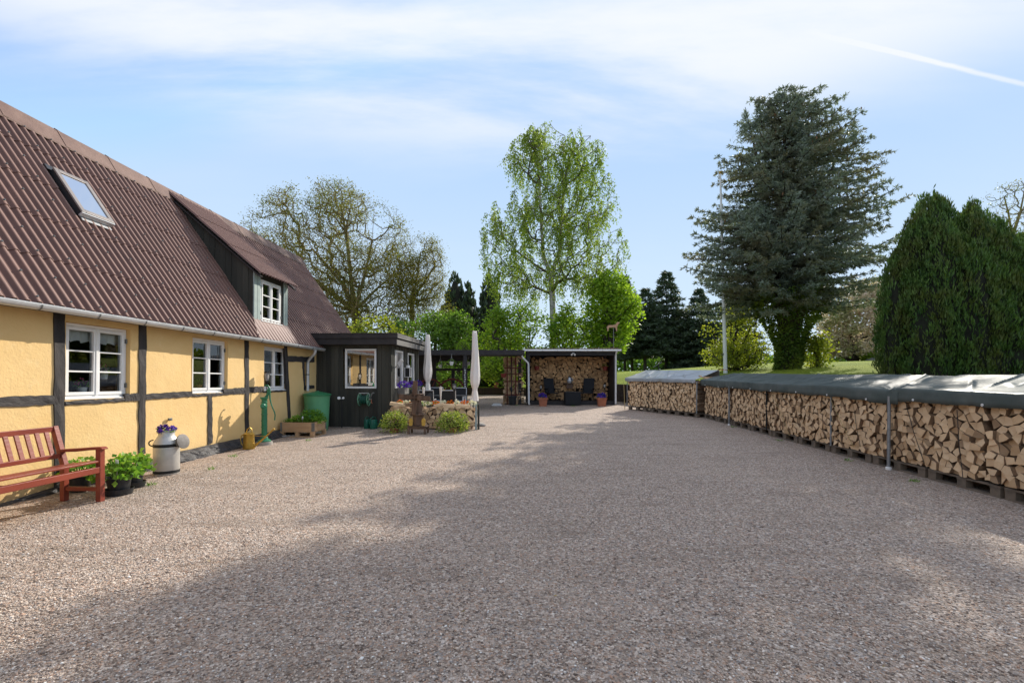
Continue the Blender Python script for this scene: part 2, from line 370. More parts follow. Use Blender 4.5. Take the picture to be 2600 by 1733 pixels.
MAT = dict(
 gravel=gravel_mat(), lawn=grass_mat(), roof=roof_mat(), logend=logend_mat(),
 pebble=pebble_mat(),
 bark=M('bark', (.30, .19, .11), (.15, .095, .058), 14, .9, .6, 30, rnd=.3),
 plaster=plaster_mat(),
 tar=M('tarred_timber', (.024, .021, .021), (.052, .044, .041), 7, .7, .8, 35, stretch=(1, 1, .35), bd=.012),
 tarh=M('tarred_rail', (.026, .023, .023), (.058, .049, .045), 7, .7, .8, 35, stretch=(1, .35, 1), bd=.012),
 plinth=M('tarred_plinth', (.028, .027, .03), (.055, .05, .05), 9, .55, 1, 22, bd=.02),
 birchtwig=M('birch_twig', (.13, .095, .075), (.075, .055, .045), 6, .85),
 white=M('white_paint', (.80, .79, .77), (.74, .73, .70), 5, .45, .1, 30),
 zinc=M('zinc', (.60, .61, .62), (.50, .51, .52), 6, .42, .1, 30, metal=.55),
 zincd=M('zinc_dull', (.22, .22, .21), (.15, .15, .14), 6, .5, metal=.4),
 black=M('black_boards', (.030, .030, .023), (.048, .045, .034), 5, .75, .5, 40, stretch=(1, 1, .12), rnd=.35),
 blackb=M('lit_batten', (.15, .145, .12), (.08, .078, .065), 6, .8, .5, 40, stretch=(1, 1, .15), rnd=.3),  # sunlit edges of the side battens put into a lighter grey
 fascia=M('black_fascia', (.022, .019, .019), (.035, .03, .03), 5, .65, .3, 40),
 fasciag=M('grey_fascia', (.19, .18, .17), (.12, .115, .11), 5, .8, .4, 40, stretch=(1, .2, 1)),
 greyg=M('grey_green_paint', (.33, .40, .37), (.28, .34, .32), 6, .5, .2, 30),
 lead=M('brown_flashing', (.27, .175, .15), (.22, .14, .12), 3, .6, .3, 25),
 ridge=M('ridge_cap', (.15, .083, .064), (.215, .13, .10), 3, .7, .4, 25, fine=.15),
 room=M('dim_room', (.10, .075, .055), (.06, .045, .035), 1, .9),
 dark=M('near_black', (.012, .012, .013), None, 4, .6),
 rubber=M('black_plastic', (.018, .019, .021), (.026, .027, .03), 8, .42, .1, 60),
 cushion=M('blue_cushion', (.42, .52, .56), None, 8, .8),
 bench=M('red_brown_stain', (.28, .055, .028), (.21, .04, .023), 7, .42, .2, 40, stretch=(1, .25, 1)),
 alu=M('milk_can_metal', (.58, .56, .52), (.47, .455, .43), 9, .45, .15, 20, metal=.45),
 brass=M('brass', (.50, .33, .07), (.36, .23, .045), 8, .35, .15, 20, metal=.7),
 green=M('green_paint', (.035, .20, .10), (.025, .15, .075), 9, .38, .15, 25),
 barrel=M('green_plastic', (.12, .36, .18), (.10, .31, .15), 3, .45, .05, 20),
 lidg=M('dark_green_plastic', (.035, .22, .09), None, 3, .4, .05, 20),
 hose=M('green_hose', (.012, .09, .06), (.01, .07, .045), 8, .4),
 hoseg=M('pale_green_plastic', (.16, .36, .22), None, 8, .4),
 cang=M('teal_green_plastic', (.012, .12, .075), None, 8, .4),
 pine=M('planed_pine', (.50, .33, .19), (.40, .24, .12), 6, .75, .3, 40, stretch=(.2, 1, 1), rnd=.15),
 pallet=M('weathered_pallet', (.17, .13, .095), (.10, .08, .06), 7, .9, .5, 40, rnd=.35),
 concrete=M('concrete', (.36, .33, .29), (.28, .25, .22), 7, .9, .4, 40),
 stone=M('field_stone', (.30, .28, .26), (.19, .18, .17), 4, .9, .7, 14, bd=.03),
 lid=M('rusty_lid', (.20, .19, .18), (.13, .11, .095), 9, .6, .2, 30, metal=.2),
 orangewood=M('shade_orange_wood', (.56, .335, .16), (.42, .23, .10), 9, .85, .6, 50, rnd=.35),  # brown wood with the shade inside the shelter mixed into its orange tint
 tarppale=M('sky_sheen_tarpaulin', (.36, .375, .385), (.27, .285, .29), 3, .4, .25, 30, spec=.5, bd=.006),  # sky reflection on the far sheet put into a paler base colour
 tarp=M('green_tarpaulin', (.085, .102, .094), (.125, .142, .132), 3, .40, .25, 30, spec=.03, bd=.006),
 cream=M('cream_cloth', (.80, .74, .68), (.72, .66, .60), 3, .85, .4, 30, stretch=(1, 1, .4)),
 terra=M('terracotta', (.43, .16, .085), (.36, .125, .065), 6, .8, .2, 40),
 redpot=M('red_pot', (.30, .05, .035), None, 6, .6),
 oldwood=M('weathered_brown_wood', (.17, .105, .07), (.10, .062, .042), 8, .85, .5, 40, stretch=(1, 1, .3), rnd=.25),
 yellowp=M('yellow_paint', (.55, .34, .06), None, 6, .7),
 redwood=M('dark_red_lattice', (.17, .038, .024), None, 6, .7),
 brown=M('dark_brown_boards', (.045, .03, .022), (.03, .021, .016), 6, .8, .3, 40),
 textile=M('black_mesh_fabric', (.016, .017, .02), None, 30, .8),
 tan=M('rusted_tan_plate', (.55, .33, .20), (.46, .26, .15), 9, .7),
 brick=M('dark_brick', (.10, .065, .05), (.06, .042, .035), 9, .9, .6, 20),
 soil=M('soil', (.035, .025, .018), None, 20, .95, .6, 40),
 birchbark=M('birch_bark', (.52, .49, .45), (.10, .085, .075), 6, .85, .6, 12, stretch=(1, 1, 2.2), lo=.45, hi=.7),
 darkbark=M('dark_bark', (.075, .058, .042), (.045, .035, .026), 6, .95, .8, 10, stretch=(1, 1, .3), bd=.03),
 mossbark=M('mossy_bark', (.24, .185, .075), (.16, .13, .07), 3, .95, .5, 10),
 redbit=M('red_cloth', (.45, .03, .025), None, 6, .6),
 cord=M('black_cord', (.012, .012, .012), None, 6, .5), string=M('straw_string', (.45, .34, .15), None, 6, .8),
 glass=GLASS('window_glass', .07), mirror=GLASS('reflecting_glass', .42, (.75, .78, .78)), skyglass=GLASS('roof_window_glass', .10, (.8, .85, .85)),
 blind=M('white_blind', (.72, .74, .76), None, 4, .8),
 flpurple=FOL('purple_petals', (.08, .025, .32), (.14, .04, .45), .3, tint=(1, 1, 1)),
 flpansy=FOL('dark_violet_petals', (.035, .008, .12), (.10, .03, .30), .3, tint=(1, 1, 1)),
 florange=FOL('orange_petals', (.70, .22, .01), (.65, .13, .01), .3, tint=(1, 1, 1)),
 flcream=FOL('cream_petals', (.80, .74, .42), (.85, .82, .66), .3, tint=(1, 1, 1)),
 flpink=FOL('pink_petals', (.60, .06, .20), (.75, .15, .3), .3, tint=(1, 1, 1)),
 flblue=FOL('blue_petals', (.03, .025, .22), (.05, .05, .35), .3, tint=(1, 1, 1)),
 flyellow=FOL('yellow_petals', (.8, .5, .01), (.8, .6, .02), .3, tint=(1, 1, 1)),
 herb=FOL('herb_leaves', (.085, .23, .025), (.18, .35, .045), .4),
 chive=FOL('chive_blades', (.09, .20, .025), (.17, .30, .04), .45),
 potleaf=FOL('pot_plant_leaves', (.11, .27, .028), (.28, .45, .06), .45),
 euon=FOL('variegated_leaves', (.12, .24, .022), (.60, .60, .13), .35),
 hedge=FOL('hedge_leaves', (0.046, 0.111, 0.019), (0.091, 0.169, 0.029), .35),
 birchleaf=FOL('birch_leaves', (.16, .25, .035), (.27, .36, .055), .58, .35, c3=(.21, .28, .045)),
 maple=FOL('maple_leaves', (0.196, 0.345, 0.029), (0.345, 0.494, 0.052), .55),
 lime=FOL('spring_leaves', (0.204, 0.348, 0.030), (0.396, 0.516, 0.054), .55, .6, c3=(0.144, 0.276, 0.030)),
 olive=FOL('budding_leaves', (.17, .17, .03), (.28, .24, .045), .5, .5, c3=(.15, .19, .03)),
 midgreen=FOL('green_leaves', (0.094, 0.188, 0.025), (0.188, 0.312, 0.044), .5, .6),
 forsy=FOL('forsythia_leaves', (0.220, 0.275, 0.028), (0.396, 0.418, 0.050), .55, .8, c3=(0.143, 0.198, 0.024)),
 spruce=FOL('dark_needles', (0.047, 0.081, 0.049), (0.101, 0.142, 0.081), .25, 1.2, c3=(0.047, 0.061, 0.035)),
 blue=FOL('blue_green_needles', (0.120, 0.156, 0.126), (0.288, 0.342, 0.276), .3, .7, c3=(0.204, 0.192, 0.120)),
 cypress=FOL('cypress_sprays', (0.024, 0.068, 0.016), (0.128, 0.216, 0.041), .25, 1.5, c3=(0.095, 0.115, 0.024)),
 ivy=FOL('ivy_leaves', (0.052, 0.111, 0.019), (0.169, 0.234, 0.036), .35, 1.0, c3=(0.208, 0.260, 0.033)),
 blossom=FOL('blossom', (.78, .62, .54), (.55, .47, .28), .5, .7, c3=(.32, .33, .13), tint=(1, 1, .95)),
 cone=M('spruce_cone', (.24, .12, .055), (.17, .085, .04), 8, .8),
)

# ================================================================== ground
def struct(o): o['kind'] = 'structure'; return o
mb = MB(); mb.add([(-140, -40, gz(-40)), (60, -40, gz(-40)), (60, 34, gz(34)), (-140, 34, gz(34))], [(0, 1, 2, 3)])
struct(mb.build('gravel_yard', MAT['gravel']))
RL = [(-140, 30), (-60, 30), (0, 30), (4.9, 25), (5.7, 22), (7.7, 15.5), (8.1, 4), (8.3, -40)]   # edge of the raised lawn
def near_edge(x, y):
    best = (1e9, 0, 0)
    for (ax, ay), (bx, by) in zip(RL[:-1], RL[1:]):
        dx, dy = bx-ax, by-ay; t = max(0, min(1, ((x-ax)*dx+(y-ay)*dy)/(dx*dx+dy*dy)))
        qx, qy = ax+dx*t, ay+dy*t; d = math.hypot(x-qx, y-qy)
        if d < best[0]: best = (d, qx, qy)
    return best
def lawn_h(x, y):
    d, qx, qy = near_edge(x, y); k = max(0, min(1, qx/4.9))
    h0 = .84+.31*k; e = max(0, min(1, (y-8)/14)); amp = (1.5+.65*k)*(1-k*.8*(1-e*e*(3-2*e))); sc = 11+7*k
    return h0+amp*(1-math.exp(-d/sc))+.02*mnoise.noise((x*.5, y*.5, 0))
pts = []
for (a, b) in zip(RL[:-1], RL[1:]):
    n = max(2, int(math.hypot(b[0]-a[0], b[1]-a[1])/1.2))
    pts += [(a[0]+(b[0]-a[0])*i/n, a[1]+(b[1]-a[1])*i/n) for i in range(n)]
pts.append(RL[-1])
rows = [0, .4, 1, 1.8, 3, 4.5, 6.5, 9, 12, 16, 22, 30, 42, 60, 90, 150, 300, 700]
angs = []
for i in range(len(pts)):
    a, b = pts[max(0, i-1)], pts[min(len(pts)-1, i+1)]; angs.append(math.atan2(b[0]-a[0], -(b[1]-a[1])))   # outward
angs = [sum(angs[max(0, i-4):i+5])/len(angs[max(0, i-4):i+5]) for i in range(len(angs))]
def outward(i):
    a, b = pts[max(0, i-3)], pts[min(len(pts)-1, i+3)]; dx, dy = b[0]-a[0], b[1]-a[1]; l = math.hypot(dx, dy)
    return (-dy/l, dx/l)
od = [outward(i) for i in range(len(pts))]
mb = MB(); grid = []
for (x, y), (ox, oy) in zip(pts, od):
    row = [(x, y, -.5)]
    for d in rows: row.append((x+ox*d, y+oy*d, lawn_h(x+ox*d, y+oy*d) if d > 0 else lawn_h(x, y)))
    grid.append(row)
k = len(grid[0]); V = [p for r in grid for p in r]
mb.add(V, [(i*k+j, (i+1)*k+j, (i+1)*k+j+1, i*k+j+1) for i in range(len(grid)-1) for j in range(k-1)])
struct(mb.build('lawn', MAT['lawn'], smooth=True))

def wall_along(name, pl, h_of, thick, mat, label, cat):
    t = MB(); 
    for (a, b) in zip(pl[:-1], pl[1:]):
        L = math.hypot(b[0]-a[0], b[1]-a[1]); n = max(1, int(L/.6)); dx, dy = (b[0]-a[0])/L, (b[1]-a[1])/L; ox, oy = dy, -dx
        for i in range(n):
            p, q = i*L/n, (i+1)*L/n
            zb = gz(a[1]+dy*p)-.1; zt = h_of(a[0]+dx*p, a[1]+dy*p)+.03
            c = 0; zz = zb
            while zz < zt-.02:                                    # courses of blocks, each set a little differently
                z2 = min(zz+.16, zt); off = random.uniform(0, .03)
                t.cr = random.random()
                vs = []
                for z_ in (zz, z2-.008):
                    for (s_, o_) in ((p, .06+off), (q-.012, .06+off), (q-.012, -thick), (p, -thick)):
                        vs.append((a[0]+dx*s_+ox*o_, a[1]+dy*s_+oy*o_, z_))
                t.add(vs, [(0, 1, 2, 3), (7, 6, 5, 4), (0, 4, 5, 1), (1, 5, 6, 2), (2, 6, 7, 3), (3, 7, 4, 0)])
                zz = z2
    return tag(t.build(name, mat), label, cat)
random.seed(3)
wall_along('retaining_wall', [(4.9, 25), (5.7, 22), (7.7, 15.5), (8.1, 4), (8.25, -8)], lambda x, y: 1.13, .3, MAT['brick'], 'dark low retaining wall holding up the lawn behind the long woodpiles', 'wall')
wall_along('garden_wall', [(-9, 30), (0, 30), (4.9, 25)], lambda x, y: .82, .3, MAT['brick'], 'low dark block wall under the clipped hedge behind the terrace', 'wall')

# ================================================================== half-timbered farmhouse
house = thing('farmhouse', 'long low yellow half-timbered farmhouse with a steep brown corrugated roof', 'house', (-6.053, 0, 0))
house.rotation_euler = (-.0125, 0, -.0624)
MH = Matrix.Translation(house.location) @ house.rotation_euler.to_matrix().to_4x4()
def hit(px, py, Mx, ax, val):
    I = Mx.inverted(); o = I @ Vector((0, 0, HC)); d = I.to_3x3() @ Vector(((px-1300)/F, 1, (957-py)/F))
    return o+d*((val-o[ax])/d[ax])
def wl(px, py, n=0.0): p = hit(px, py, MH, 0, n); return p.y, p.z
def gl(s): return .025*s                          # yard level in house coordinates
S0, S1 = -4.0, 15.6
NR, ZR, NE, ZE = -2.062, 5.68, .21, 2.43; SL = (ZR-ZE)/(NE-NR)
wins = []
for tl, tr, bl, br in (((167, 819), (321, 834), (166, 1016), (317, 1008)), ((488.5, 856.6), (570.6, 865), (488.5, 999), (567, 996)), ((670.4, 879.6), (722.7, 883.7), (671, 991.9), (722, 990))):
    s0 = wl(*tl)[0]; s1 = wl(*tr, -.06)[0]
    zt = (wl(*tl, -.03)[1]+wl(*tr, -.06)[1])/2; zb = (wl(*bl, -.03)[1]+wl(*br, -.06)[1])/2
    wins.append((s0, s1, zb, zt))
def disp(s, z): return .012*mnoise.noise((s*1.1, z*1.1, 3.3))+.005*mnoise.noise((s*4, z*4, 1.7))
def wpatch(mb, s0, s1, z0, z1, st=.1):
    if s1-s0 < .001 or z1-z0 < .001: return
    a = max(1, int((s1-s0)/st)); b = max(1, int((z1-z0)/st)); vs = []
    for i in range(a+1):
        for j in range(b+1):
            s, z = s0+(s1-s0)*i/a, z0+(z1-z0)*j/b; vs.append((disp(s, z), s, z))
    mb.add(vs, [(i*(b+1)+j, (i+1)*(b+1)+j, (i+1)*(b+1)+j+1, i*(b+1)+j+1) for i in range(a) for j in range(b)])
mb = MB(); cuts = [S0]
zlo, zhi = -.35, 2.52
for (s0, s1, zb, zt) in wins:
    wpatch(mb, cuts[-1], s0, zlo, zhi); wpatch(mb, s0, s1, zlo, zb); wpatch(mb, s0, s1, zt, zhi)
    for (sa, n_) in ((s0, 1), (s1, -1)): mb.add([(.004, sa, zb), (-.22, sa, zb), (-.22, sa, zt), (.004, sa, zt)], [(0, 1, 2, 3)])
    mb.add([(.004, s0, zb), (.004, s1, zb), (-.22, s1, zb), (-.22, s0, zb)], [(0, 1, 2, 3)])
    mb.add([(.004, s0, zt), (.004, s1, zt), (-.22, s1, zt), (-.22, s0, zt)], [(0, 3, 2, 1)])
    cuts.append(s1)
wpatch(mb, cuts[-1], S1, zlo, zhi)
bk = 2*NR
for s in (S0, S1):
    mb.add([(0, s, zlo), (bk, s, zlo), (bk, s, zhi), (NR, s, ZR-.12), (0, s, zhi)], [(0, 1, 2, 3, 4)])
mb.add([(bk, S0, zlo), (bk, S1, zlo), (bk, S1, zhi), (bk, S0, zhi)], [(0, 1, 2, 3)])
mb.build('wall', MAT['plaster'], house, True)
mb = MB()                                         # the dark rooms behind the panes
for (x0, x1, y0, y1, z0, z1) in ((-3.9, -3.85, S0, S1, -.2, 2.5), (-3.9, -.23, S0, S1, -.05, 0), (-3.9, -.23, S0, S1, 2.44, 2.5), (-3.9, -.23, 7.6, 7.7, 0, 2.44), (-3.9, -.23, 10.3, 10.4, 0, 2.44)):
    mb.box(x0, x1, y0, y1, z0, z1)
mb.build('room', MAT['room'], house)

def wquad(name, tl, tr, br, bl, vertical=True, n=.013, mat='tar', seed=0):
    rng = random.Random(seed); P = [wl(*p, n) for p in (tl, tr, br, bl)]; mb = MB()
    if not vertical: P = [P[0], P[3], P[2], P[1]]    # run along s: first edge = left end
    # P0-P3 one long side, P1-P2 the other
    k = 14; a, b = [], []
    for i in range(k+1):
        t = i/k; j1, j2 = rng.uniform(-.008, .008), rng.uniform(-.008, .008)
        l = [P[0][0]+(P[3][0]-P[0][0])*t, P[0][1]+(P[3][1]-P[0][1])*t]; r = [P[1][0]+(P[2][0]-P[1][0])*t, P[1][1]+(P[2][1]-P[1][1])*t]
        if vertical: l[0] += j1; r[0] += j2
        else: l[1] += j1; r[1] += j2
        a.append(l); b.append(r)
    vs = []
    for (l, r) in zip(a, b):
        m_ = [(l[0]+r[0])/2, (l[1]+r[1])/2]; d = disp(m_[0], m_[1])
        vs += [(-.03, *l), (n+d*.6+.004*rng.random(), *l), (n+d*.6+.010*rng.random(), *m_), (n+d*.6+.004*rng.random(), *r), (-.03, *r)]
    fs = [(i*5+j, i*5+j+1, (i+1)*5+j+1, (i+1)*5+j) for i in range(k) for j in range(4)]
    fs += [(0, 1, 2, 3, 4), tuple(k*5+j for j in (4, 3, 2, 1, 0))]
    mb.add(vs, fs); return mb.build(name, MAT[mat], house)
posts = [((137, 780), (166, 784), (163, 1262), (139, 1275)), ((352.6, 805), (372.5, 808), (369.5, 1150), (354, 1156)),
         ((529, 1003), (539, 1003), (540, 1124), (528.5, 1128)), ((621.6, 860), (631.8, 861), (632.5, 1092), (623, 1096)),
         ((722, 876), (729.5, 877), (739, 1062), (732, 1066)), ((767.5, 917), (772.5, 917), (776, 990), (773, 990))]
for i, q in enumerate(posts): wquad('timber_post', *q, seed=i)
rails = [((-120, 1010), (139, 1003.6), (139, 1026.5), (-120, 1038)), ((166, 1018), (316, 1010), (316, 1019), (166, 1029)), ((318, 1000), (354, 997.5), (354, 1016.5), (318, 1017.5)),
         ((371, 999), (489, 992.5), (489, 1006), (371, 1014.5)), ((489, 1000), (567, 997), (567, 1003.5), (489, 1006)), ((568, 987), (622, 983), (622, 999), (568, 1002)),
         ((632, 982), (669, 980.5), (669, 994.5), (632, 997)), ((669, 992.5), (733, 989.5), (733, 993), (669, 996.5)), ((729.5, 903.5), (798, 905.5), (798, 919.5), (730, 917.5)), ((776, 977), (798, 978), (798, 986), (776, 986))]
for i, q in enumerate(rails): wquad('timber_rail', *q, vertical=False, mat='tarh', seed=40+i)
# tarred plinth with stones swelling out at the foot
mb = MB(); rng = random.Random(5); vs = []; ns = 260; nc = 7
def ip(x, xs, ys): return float(np.interp(x, xs, ys))
for i in range(ns+1):
    s = S0+(12.6-S0)*i/ns; top = gl(s)+ip(s, [4, 5.4, 6.2, 7.9, 12], [.015, .03, .10, .165, .15]); out = .10+.10*abs(mnoise.noise((s*1.7, 0, 9)))+.06*mnoise.noise((s*6, 2, 0))
    if s > 6.3: out += .08
    for j in range(nc):
        t = j/(nc-1); z = top+(gl(s)-.06-top)*t**1.1
        n_ = .016+out*(t**.75)+.05*mnoise.noise((s*5, t*4, 5))*min(1, t*2.5)+.03*mnoise.noise((s*13, t*7, 5))*min(1, t*2.5)
        vs.append((max(.012, n_), s, z+(.02*mnoise.noise((s*7, 1, t*3)) if 0 < j else 0.012*mnoise.noise((s*3, 1, 0)))))
mb.add(vs, [(i*nc+j, i*nc+j+1, (i+1)*nc+j+1, (i+1)*nc+j) for i in range(ns) for j in range(nc-1)])
mb.build('plinth', MAT['plinth'], house)

def window(parent, s0, s1, z0, z1, n, rng, hinges=True):
    mb = MB(); fw, st, gb = .038, .042, .02
    def fr(a, b, c, d, y0, y1, w):               # rectangular frame
        mb.box(y0, y1, a, b, c, c+w); mb.box(y0, y1, a, b, d-w, d); mb.box(y0, y1, a, a+w, c+w, d-w); mb.box(y0, y1, b-w, b, c+w, d-w)
    fr(s0, s1, z0, z1, n-.07, n, fw)
    mb.box(n-.03, n+.05, s0-.005, s1+.005, z0-.012, z0+.008)       # drip sill
    mid = (s0+s1)/2; pan = []
    for a, b in ((s0+fw+.003, mid-.004), (mid+.004, s1-fw-.003)):
        c, d = z0+fw+.004, z1-fw-.004
        fr(a, b, c, d, n-.05, n+.012, st)
        h = (d-c-2*st)
        for k in (1, 2): mb.box(n-.042, n+.006, a+st, b-st, c+st+h*k/3-gb/2, c+st+h*k/3+gb/2)
        for k in range(3): pan.append((a+st, b-st, c+st+h*k/3+gb/2*(k > 0), c+st+h*(k+1)/3-gb/2*(k < 2)))
    mb.box(n-.01, n+.022, mid-.018, mid+.018, z0+fw, z1-fw)
    w = mb.build('window', MAT['white'], parent, bevel=.003)
    pm = MB()
    for (a, b, c, d) in pan:
        e = [rng.uniform(-.0025, .0025) for _ in range(3)]
        pm.add([(n-.02+e[0], a, c), (n-.02+e[1], b, c), (n-.02+e[1]+e[2]-e[0], b, d), (n-.02+e[2], a, d)], [(0, 1, 2, 3)])
    pm.build('pane', MAT['glass'], w)
    if hinges:
        for s in (s0+.012, s1-.012):
            for z in (z0+.17, z1-.17):
                h = MB(); h.tube([(n+.014, s, z-.035), (n+.014, s, z+.035)], .010, 8); h.box(n-.002, n+.006, s-.016, s+.016, z-.03, z+.03)
                h.build('hinge', MAT['zincd'], w)
    return w
rng = random.Random(2)
for (s0, s1, zb, zt) in wins: window(house, s0+.006, s1-.004, zb+.012, zt-.006, -.058, rng)

# ---- roof
def corr(name, s0, s1, lo, hi, pitch, amp, courses, parent, mat='roof', seg=8, off=0.0, lift=.012):
    lo, hi = np.array(lo), np.array(hi); d = hi-lo; L = np.linalg.norm(d); t = d/L; nrm = np.array([t[1], -t[0]])
    if nrm[1] < 0: nrm = -nrm
    ns = int((s1-s0)/pitch*seg); ss = np.linspace(s0, s1, ns+1)
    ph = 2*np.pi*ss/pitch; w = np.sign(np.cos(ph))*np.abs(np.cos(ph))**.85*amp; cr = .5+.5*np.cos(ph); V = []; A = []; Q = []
    for c in range(courses):
        a = L*c/courses; b = L*(c+1)/courses+.06 if c < courses-1 else L
        jit = np.repeat(np.random.RandomState(c).uniform(-.004, .006, 400), seg*4)[:ns+1]
        base = len(V)*(ns+1)
        for (u, h) in ((a-jit, lift*1.0-.010), (a-jit, lift), (a+(b-a)*.5, lift*.5), (b, 0)):
            P = lo[None]+t[None]*np.broadcast_to(np.asarray(u), ss.shape)[:, None]+nrm[None]*(w+h+off)[:, None]
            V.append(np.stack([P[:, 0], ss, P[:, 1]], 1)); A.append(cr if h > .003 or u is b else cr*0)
        for r_ in range(3):
            i = np.arange(ns); Q.append(np.stack([base+r_*(ns+1)+i, base+r_*(ns+1)+i+1, base+(r_+1)*(ns+1)+i+1, base+(r_+1)*(ns+1)+i], 1))
    V = np.concatenate(V); Q = np.concatenate(Q); o = npmesh(name, V, Q, np.full(len(Q), .5), MAT[mat], parent, True)
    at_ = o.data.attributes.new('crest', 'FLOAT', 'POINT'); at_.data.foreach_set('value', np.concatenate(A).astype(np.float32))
    o.data.set_sharp_from_angle(angle=R(50))
    return o
PITCH = .1305
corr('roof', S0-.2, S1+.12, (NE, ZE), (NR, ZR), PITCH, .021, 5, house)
mb = MB(); mb.add([(NR, S0-.2, ZR), (NR, S1+.12, ZR), (2*NR-NE, S1+.12, ZE), (2*NR-NE, S0-.2, ZE)], [(0, 1, 2, 3)])
mb.build('rear_roof', MAT['roof'], house)
mb = MB(); rng = random.Random(8); s = S0-.2
while s < S1+.1:                                  # ridge caps, each lapping the next
    e = min(s+.92, S1+.14); z = ZR+.055; lf = .004
    for (sa, sb, h) in ((s, e-.0, 0), (e-.07, e, .010)):
        mb.cr = rng.random()
        for sg in (1, -1):
            w = .215
            mb.add([(NR+sg*w, sa, z-w*SL*.98+h), (NR+sg*w, sb, z-w*SL*.98+h-lf), (NR+sg*.05, sb, z-.035+h-lf), (NR+sg*.05, sa, z-.035+h), (NR, sa, z+h), (NR, sb, z+h-lf), (NR+sg*w, sa, z-w*SL*.98+h-.03), (NR+sg*w, sb, z-w*SL*.98+h-.03)], [(0, 1, 2, 3), (3, 2, 5, 4), (6, 7, 1, 0)])
    s = e
mb.build('ridge_cap', MAT['ridge'], house)
mb = MB()
mb.bar((NE-.02, S1+.09, ZE-.07), (NR, S1+.09, ZR-.08), .03, .14, (0, 1, 0)); mb.build('verge_board', MAT['fascia'], house)
# screws on every third crest, two rows to a sheet
mb = MB(); L = math.hypot(NE-NR, ZR-ZE)
for c in range(5):
    for fr_ in (.08, .55):
        u = (c+fr_)/5
        for i in range(int(S0/PITCH), int(S1/PITCH), 3):
            s = i*PITCH; n_ = NE+(NR-NE)*u+.024*.82; z = ZE+(ZR-ZE)*u+.024*.57+.010
            if 9.9 < s < 11.5 and n_ > -1.95: continue
            mb.lathe([(.013, -.004), (.012, .008), (.005, .016)], 6, (n_+.006, s, z))
tag(mb.build('roof_screws', MAT['zincd'], house), kind='stuff')
mb = MB(); mb.box(.17, .192, S0-.2, 12.52, 2.345, 2.44); mb.build('eave_light_block', MAT['fascia'], house)  # added strip hidden behind the gutter, blocks light under the roof edge
# gutter, brackets, downpipe
gn, gzv = .285, 2.365
mb = MB(); k = 12; vs = []
for s in (S0-.2, 12.52):
    for j in range(k+1):
        t = math.pi+math.pi*j/k; vs.append((gn+.058*math.cos(t), s, gzv+.058*math.sin(t)+.03))
    for j in range(k+1):
        t = 2*math.pi-math.pi*j/k; vs.append((gn+.052*math.cos(t), s, gzv+.052*math.sin(t)+.03))
w = 2*(k+1); mb.add(vs, [(j, (j+1) % w, w+(j+1) % w, w+j) for j in range(w)]+[tuple(range(w))[::-1], tuple(w+j for j in range(w))])
gut = mb.build('gutter', MAT['zinc'], house, True)
mb = MB(); mb.tube([(gn+.05, S0-.2, gzv+.036), (gn+.05, 12.52, gzv+.036)], .009, 6); mb.build('gutter_bead', MAT['zinc'], gut, True)
for i in range(-11, 10):
    s = 5.41+.715*i; b = MB(); pts = [(gn+.061*math.cos(math.pi+math.pi*j/10), s, gzv+.03+.061*math.sin(math.pi+math.pi*j/10)) for j in range(11)]
    b.tube(pts, .0075, 5); b.build('gutter_bracket', MAT['zincd'], gut)
mb = MB(); pth = [(gn, 12.05, 2.37), (gn, 12.05, 2.30), (gn-.03, 12.06, 2.23), (.15, 12.08, 2.14), (.085, 12.09, 2.06), (.075, 12.09, 1.98), (.075, 12.09, 1.30)]
mb.tube(pth, .038, 12); dp = mb.build('downpipe', MAT['zinc'], house, True)
mb = MB(); mb.tube([(.075, 12.09, 1.70), (.075, 12.09, 1.735)], .043, 12); mb.tube([(.0, 12.09, 1.717), (.06, 12.09, 1.717)], .009, 6); mb.build('pipe_clamp', MAT['zincd'], dp, True)

# ---- roof window
pN = Vector((SL, 0, 1)).normalized()               # outward roof normal (n, s, z)
tD = Vector((1, 0, -SL)).normalized()             # down the slope
def rp(px, py, off):
    I = MH.inverted(); o = I @ Vector((0, 0, HC)); d = I.to_3x3() @ Vector(((px-1300)/F, 1, (957-py)/F))
    q = Vector((NE, 0, ZE))+pN*off; t = (q-o).dot(pN)/d.dot(pN); return o+d*t
c = [rp(x, y, .11) for (x, y) in ((147, 430), (224, 463), (286, 562), (203, 534))]   # TL TR BR BL
ctr = sum(c, Vector())/4; sh = ((c[1].y+c[2].y)-(c[0].y+c[3].y))/4; th = ((c[3]-c[0]).dot(tD)+(c[2]-c[1]).dot(tD))/4
MS = Matrix((Vector((0, 1, 0)), tD, pN)).transposed().to_4x4(); MS.translation = ctr-pN*.11
def sbox(mb, a, b, u, v, z0, z1, m=0): mb.box(a, b, u, v, z0, z1, m, MS)
mb = MB()                                         # upstand and dark flashing
sbox(mb, -sh, -sh+.05, -th, th, -.02, .085); sbox(mb, sh-.05, sh, -th, th, -.02, .085); sbox(mb, -sh+.05, sh-.05, -th, -th+.05, -.02, .085); sbox(mb, -sh+.05, sh-.05, th-.05, th, -.02, .085)
sbox(mb, -sh-.05, sh+.05, -th-.10, -th-.002, -.01, .05)
sky_w = mb.build('skylight', MAT['rubber'], house)
mb = MB(); w = .055
for (a, b, u, v) in ((-sh-.012, -sh+w, -th-.012, th+.012), (sh-w, sh+.012, -th-.012, th+.012), (-sh+w, sh-w, -th-.012, -th+w), (-sh+w, sh-w, th-w, th+.012)):
    sbox(mb, a, b, u, v, .087, .112)
mb.build('sash', M('taupe_metal', (.30, .26, .235), None, 5, .45, metal=.2), sky_w, bevel=.004)
mb = MB(); sbox(mb, -sh+.02, sh-.02, th+.014, th+.10, .012, .024); sbox(mb, -sh-.012, sh+.012, th+.013, th+.035, .03, .10); mb.build('sill_flashing', MAT['zinc'], sky_w)
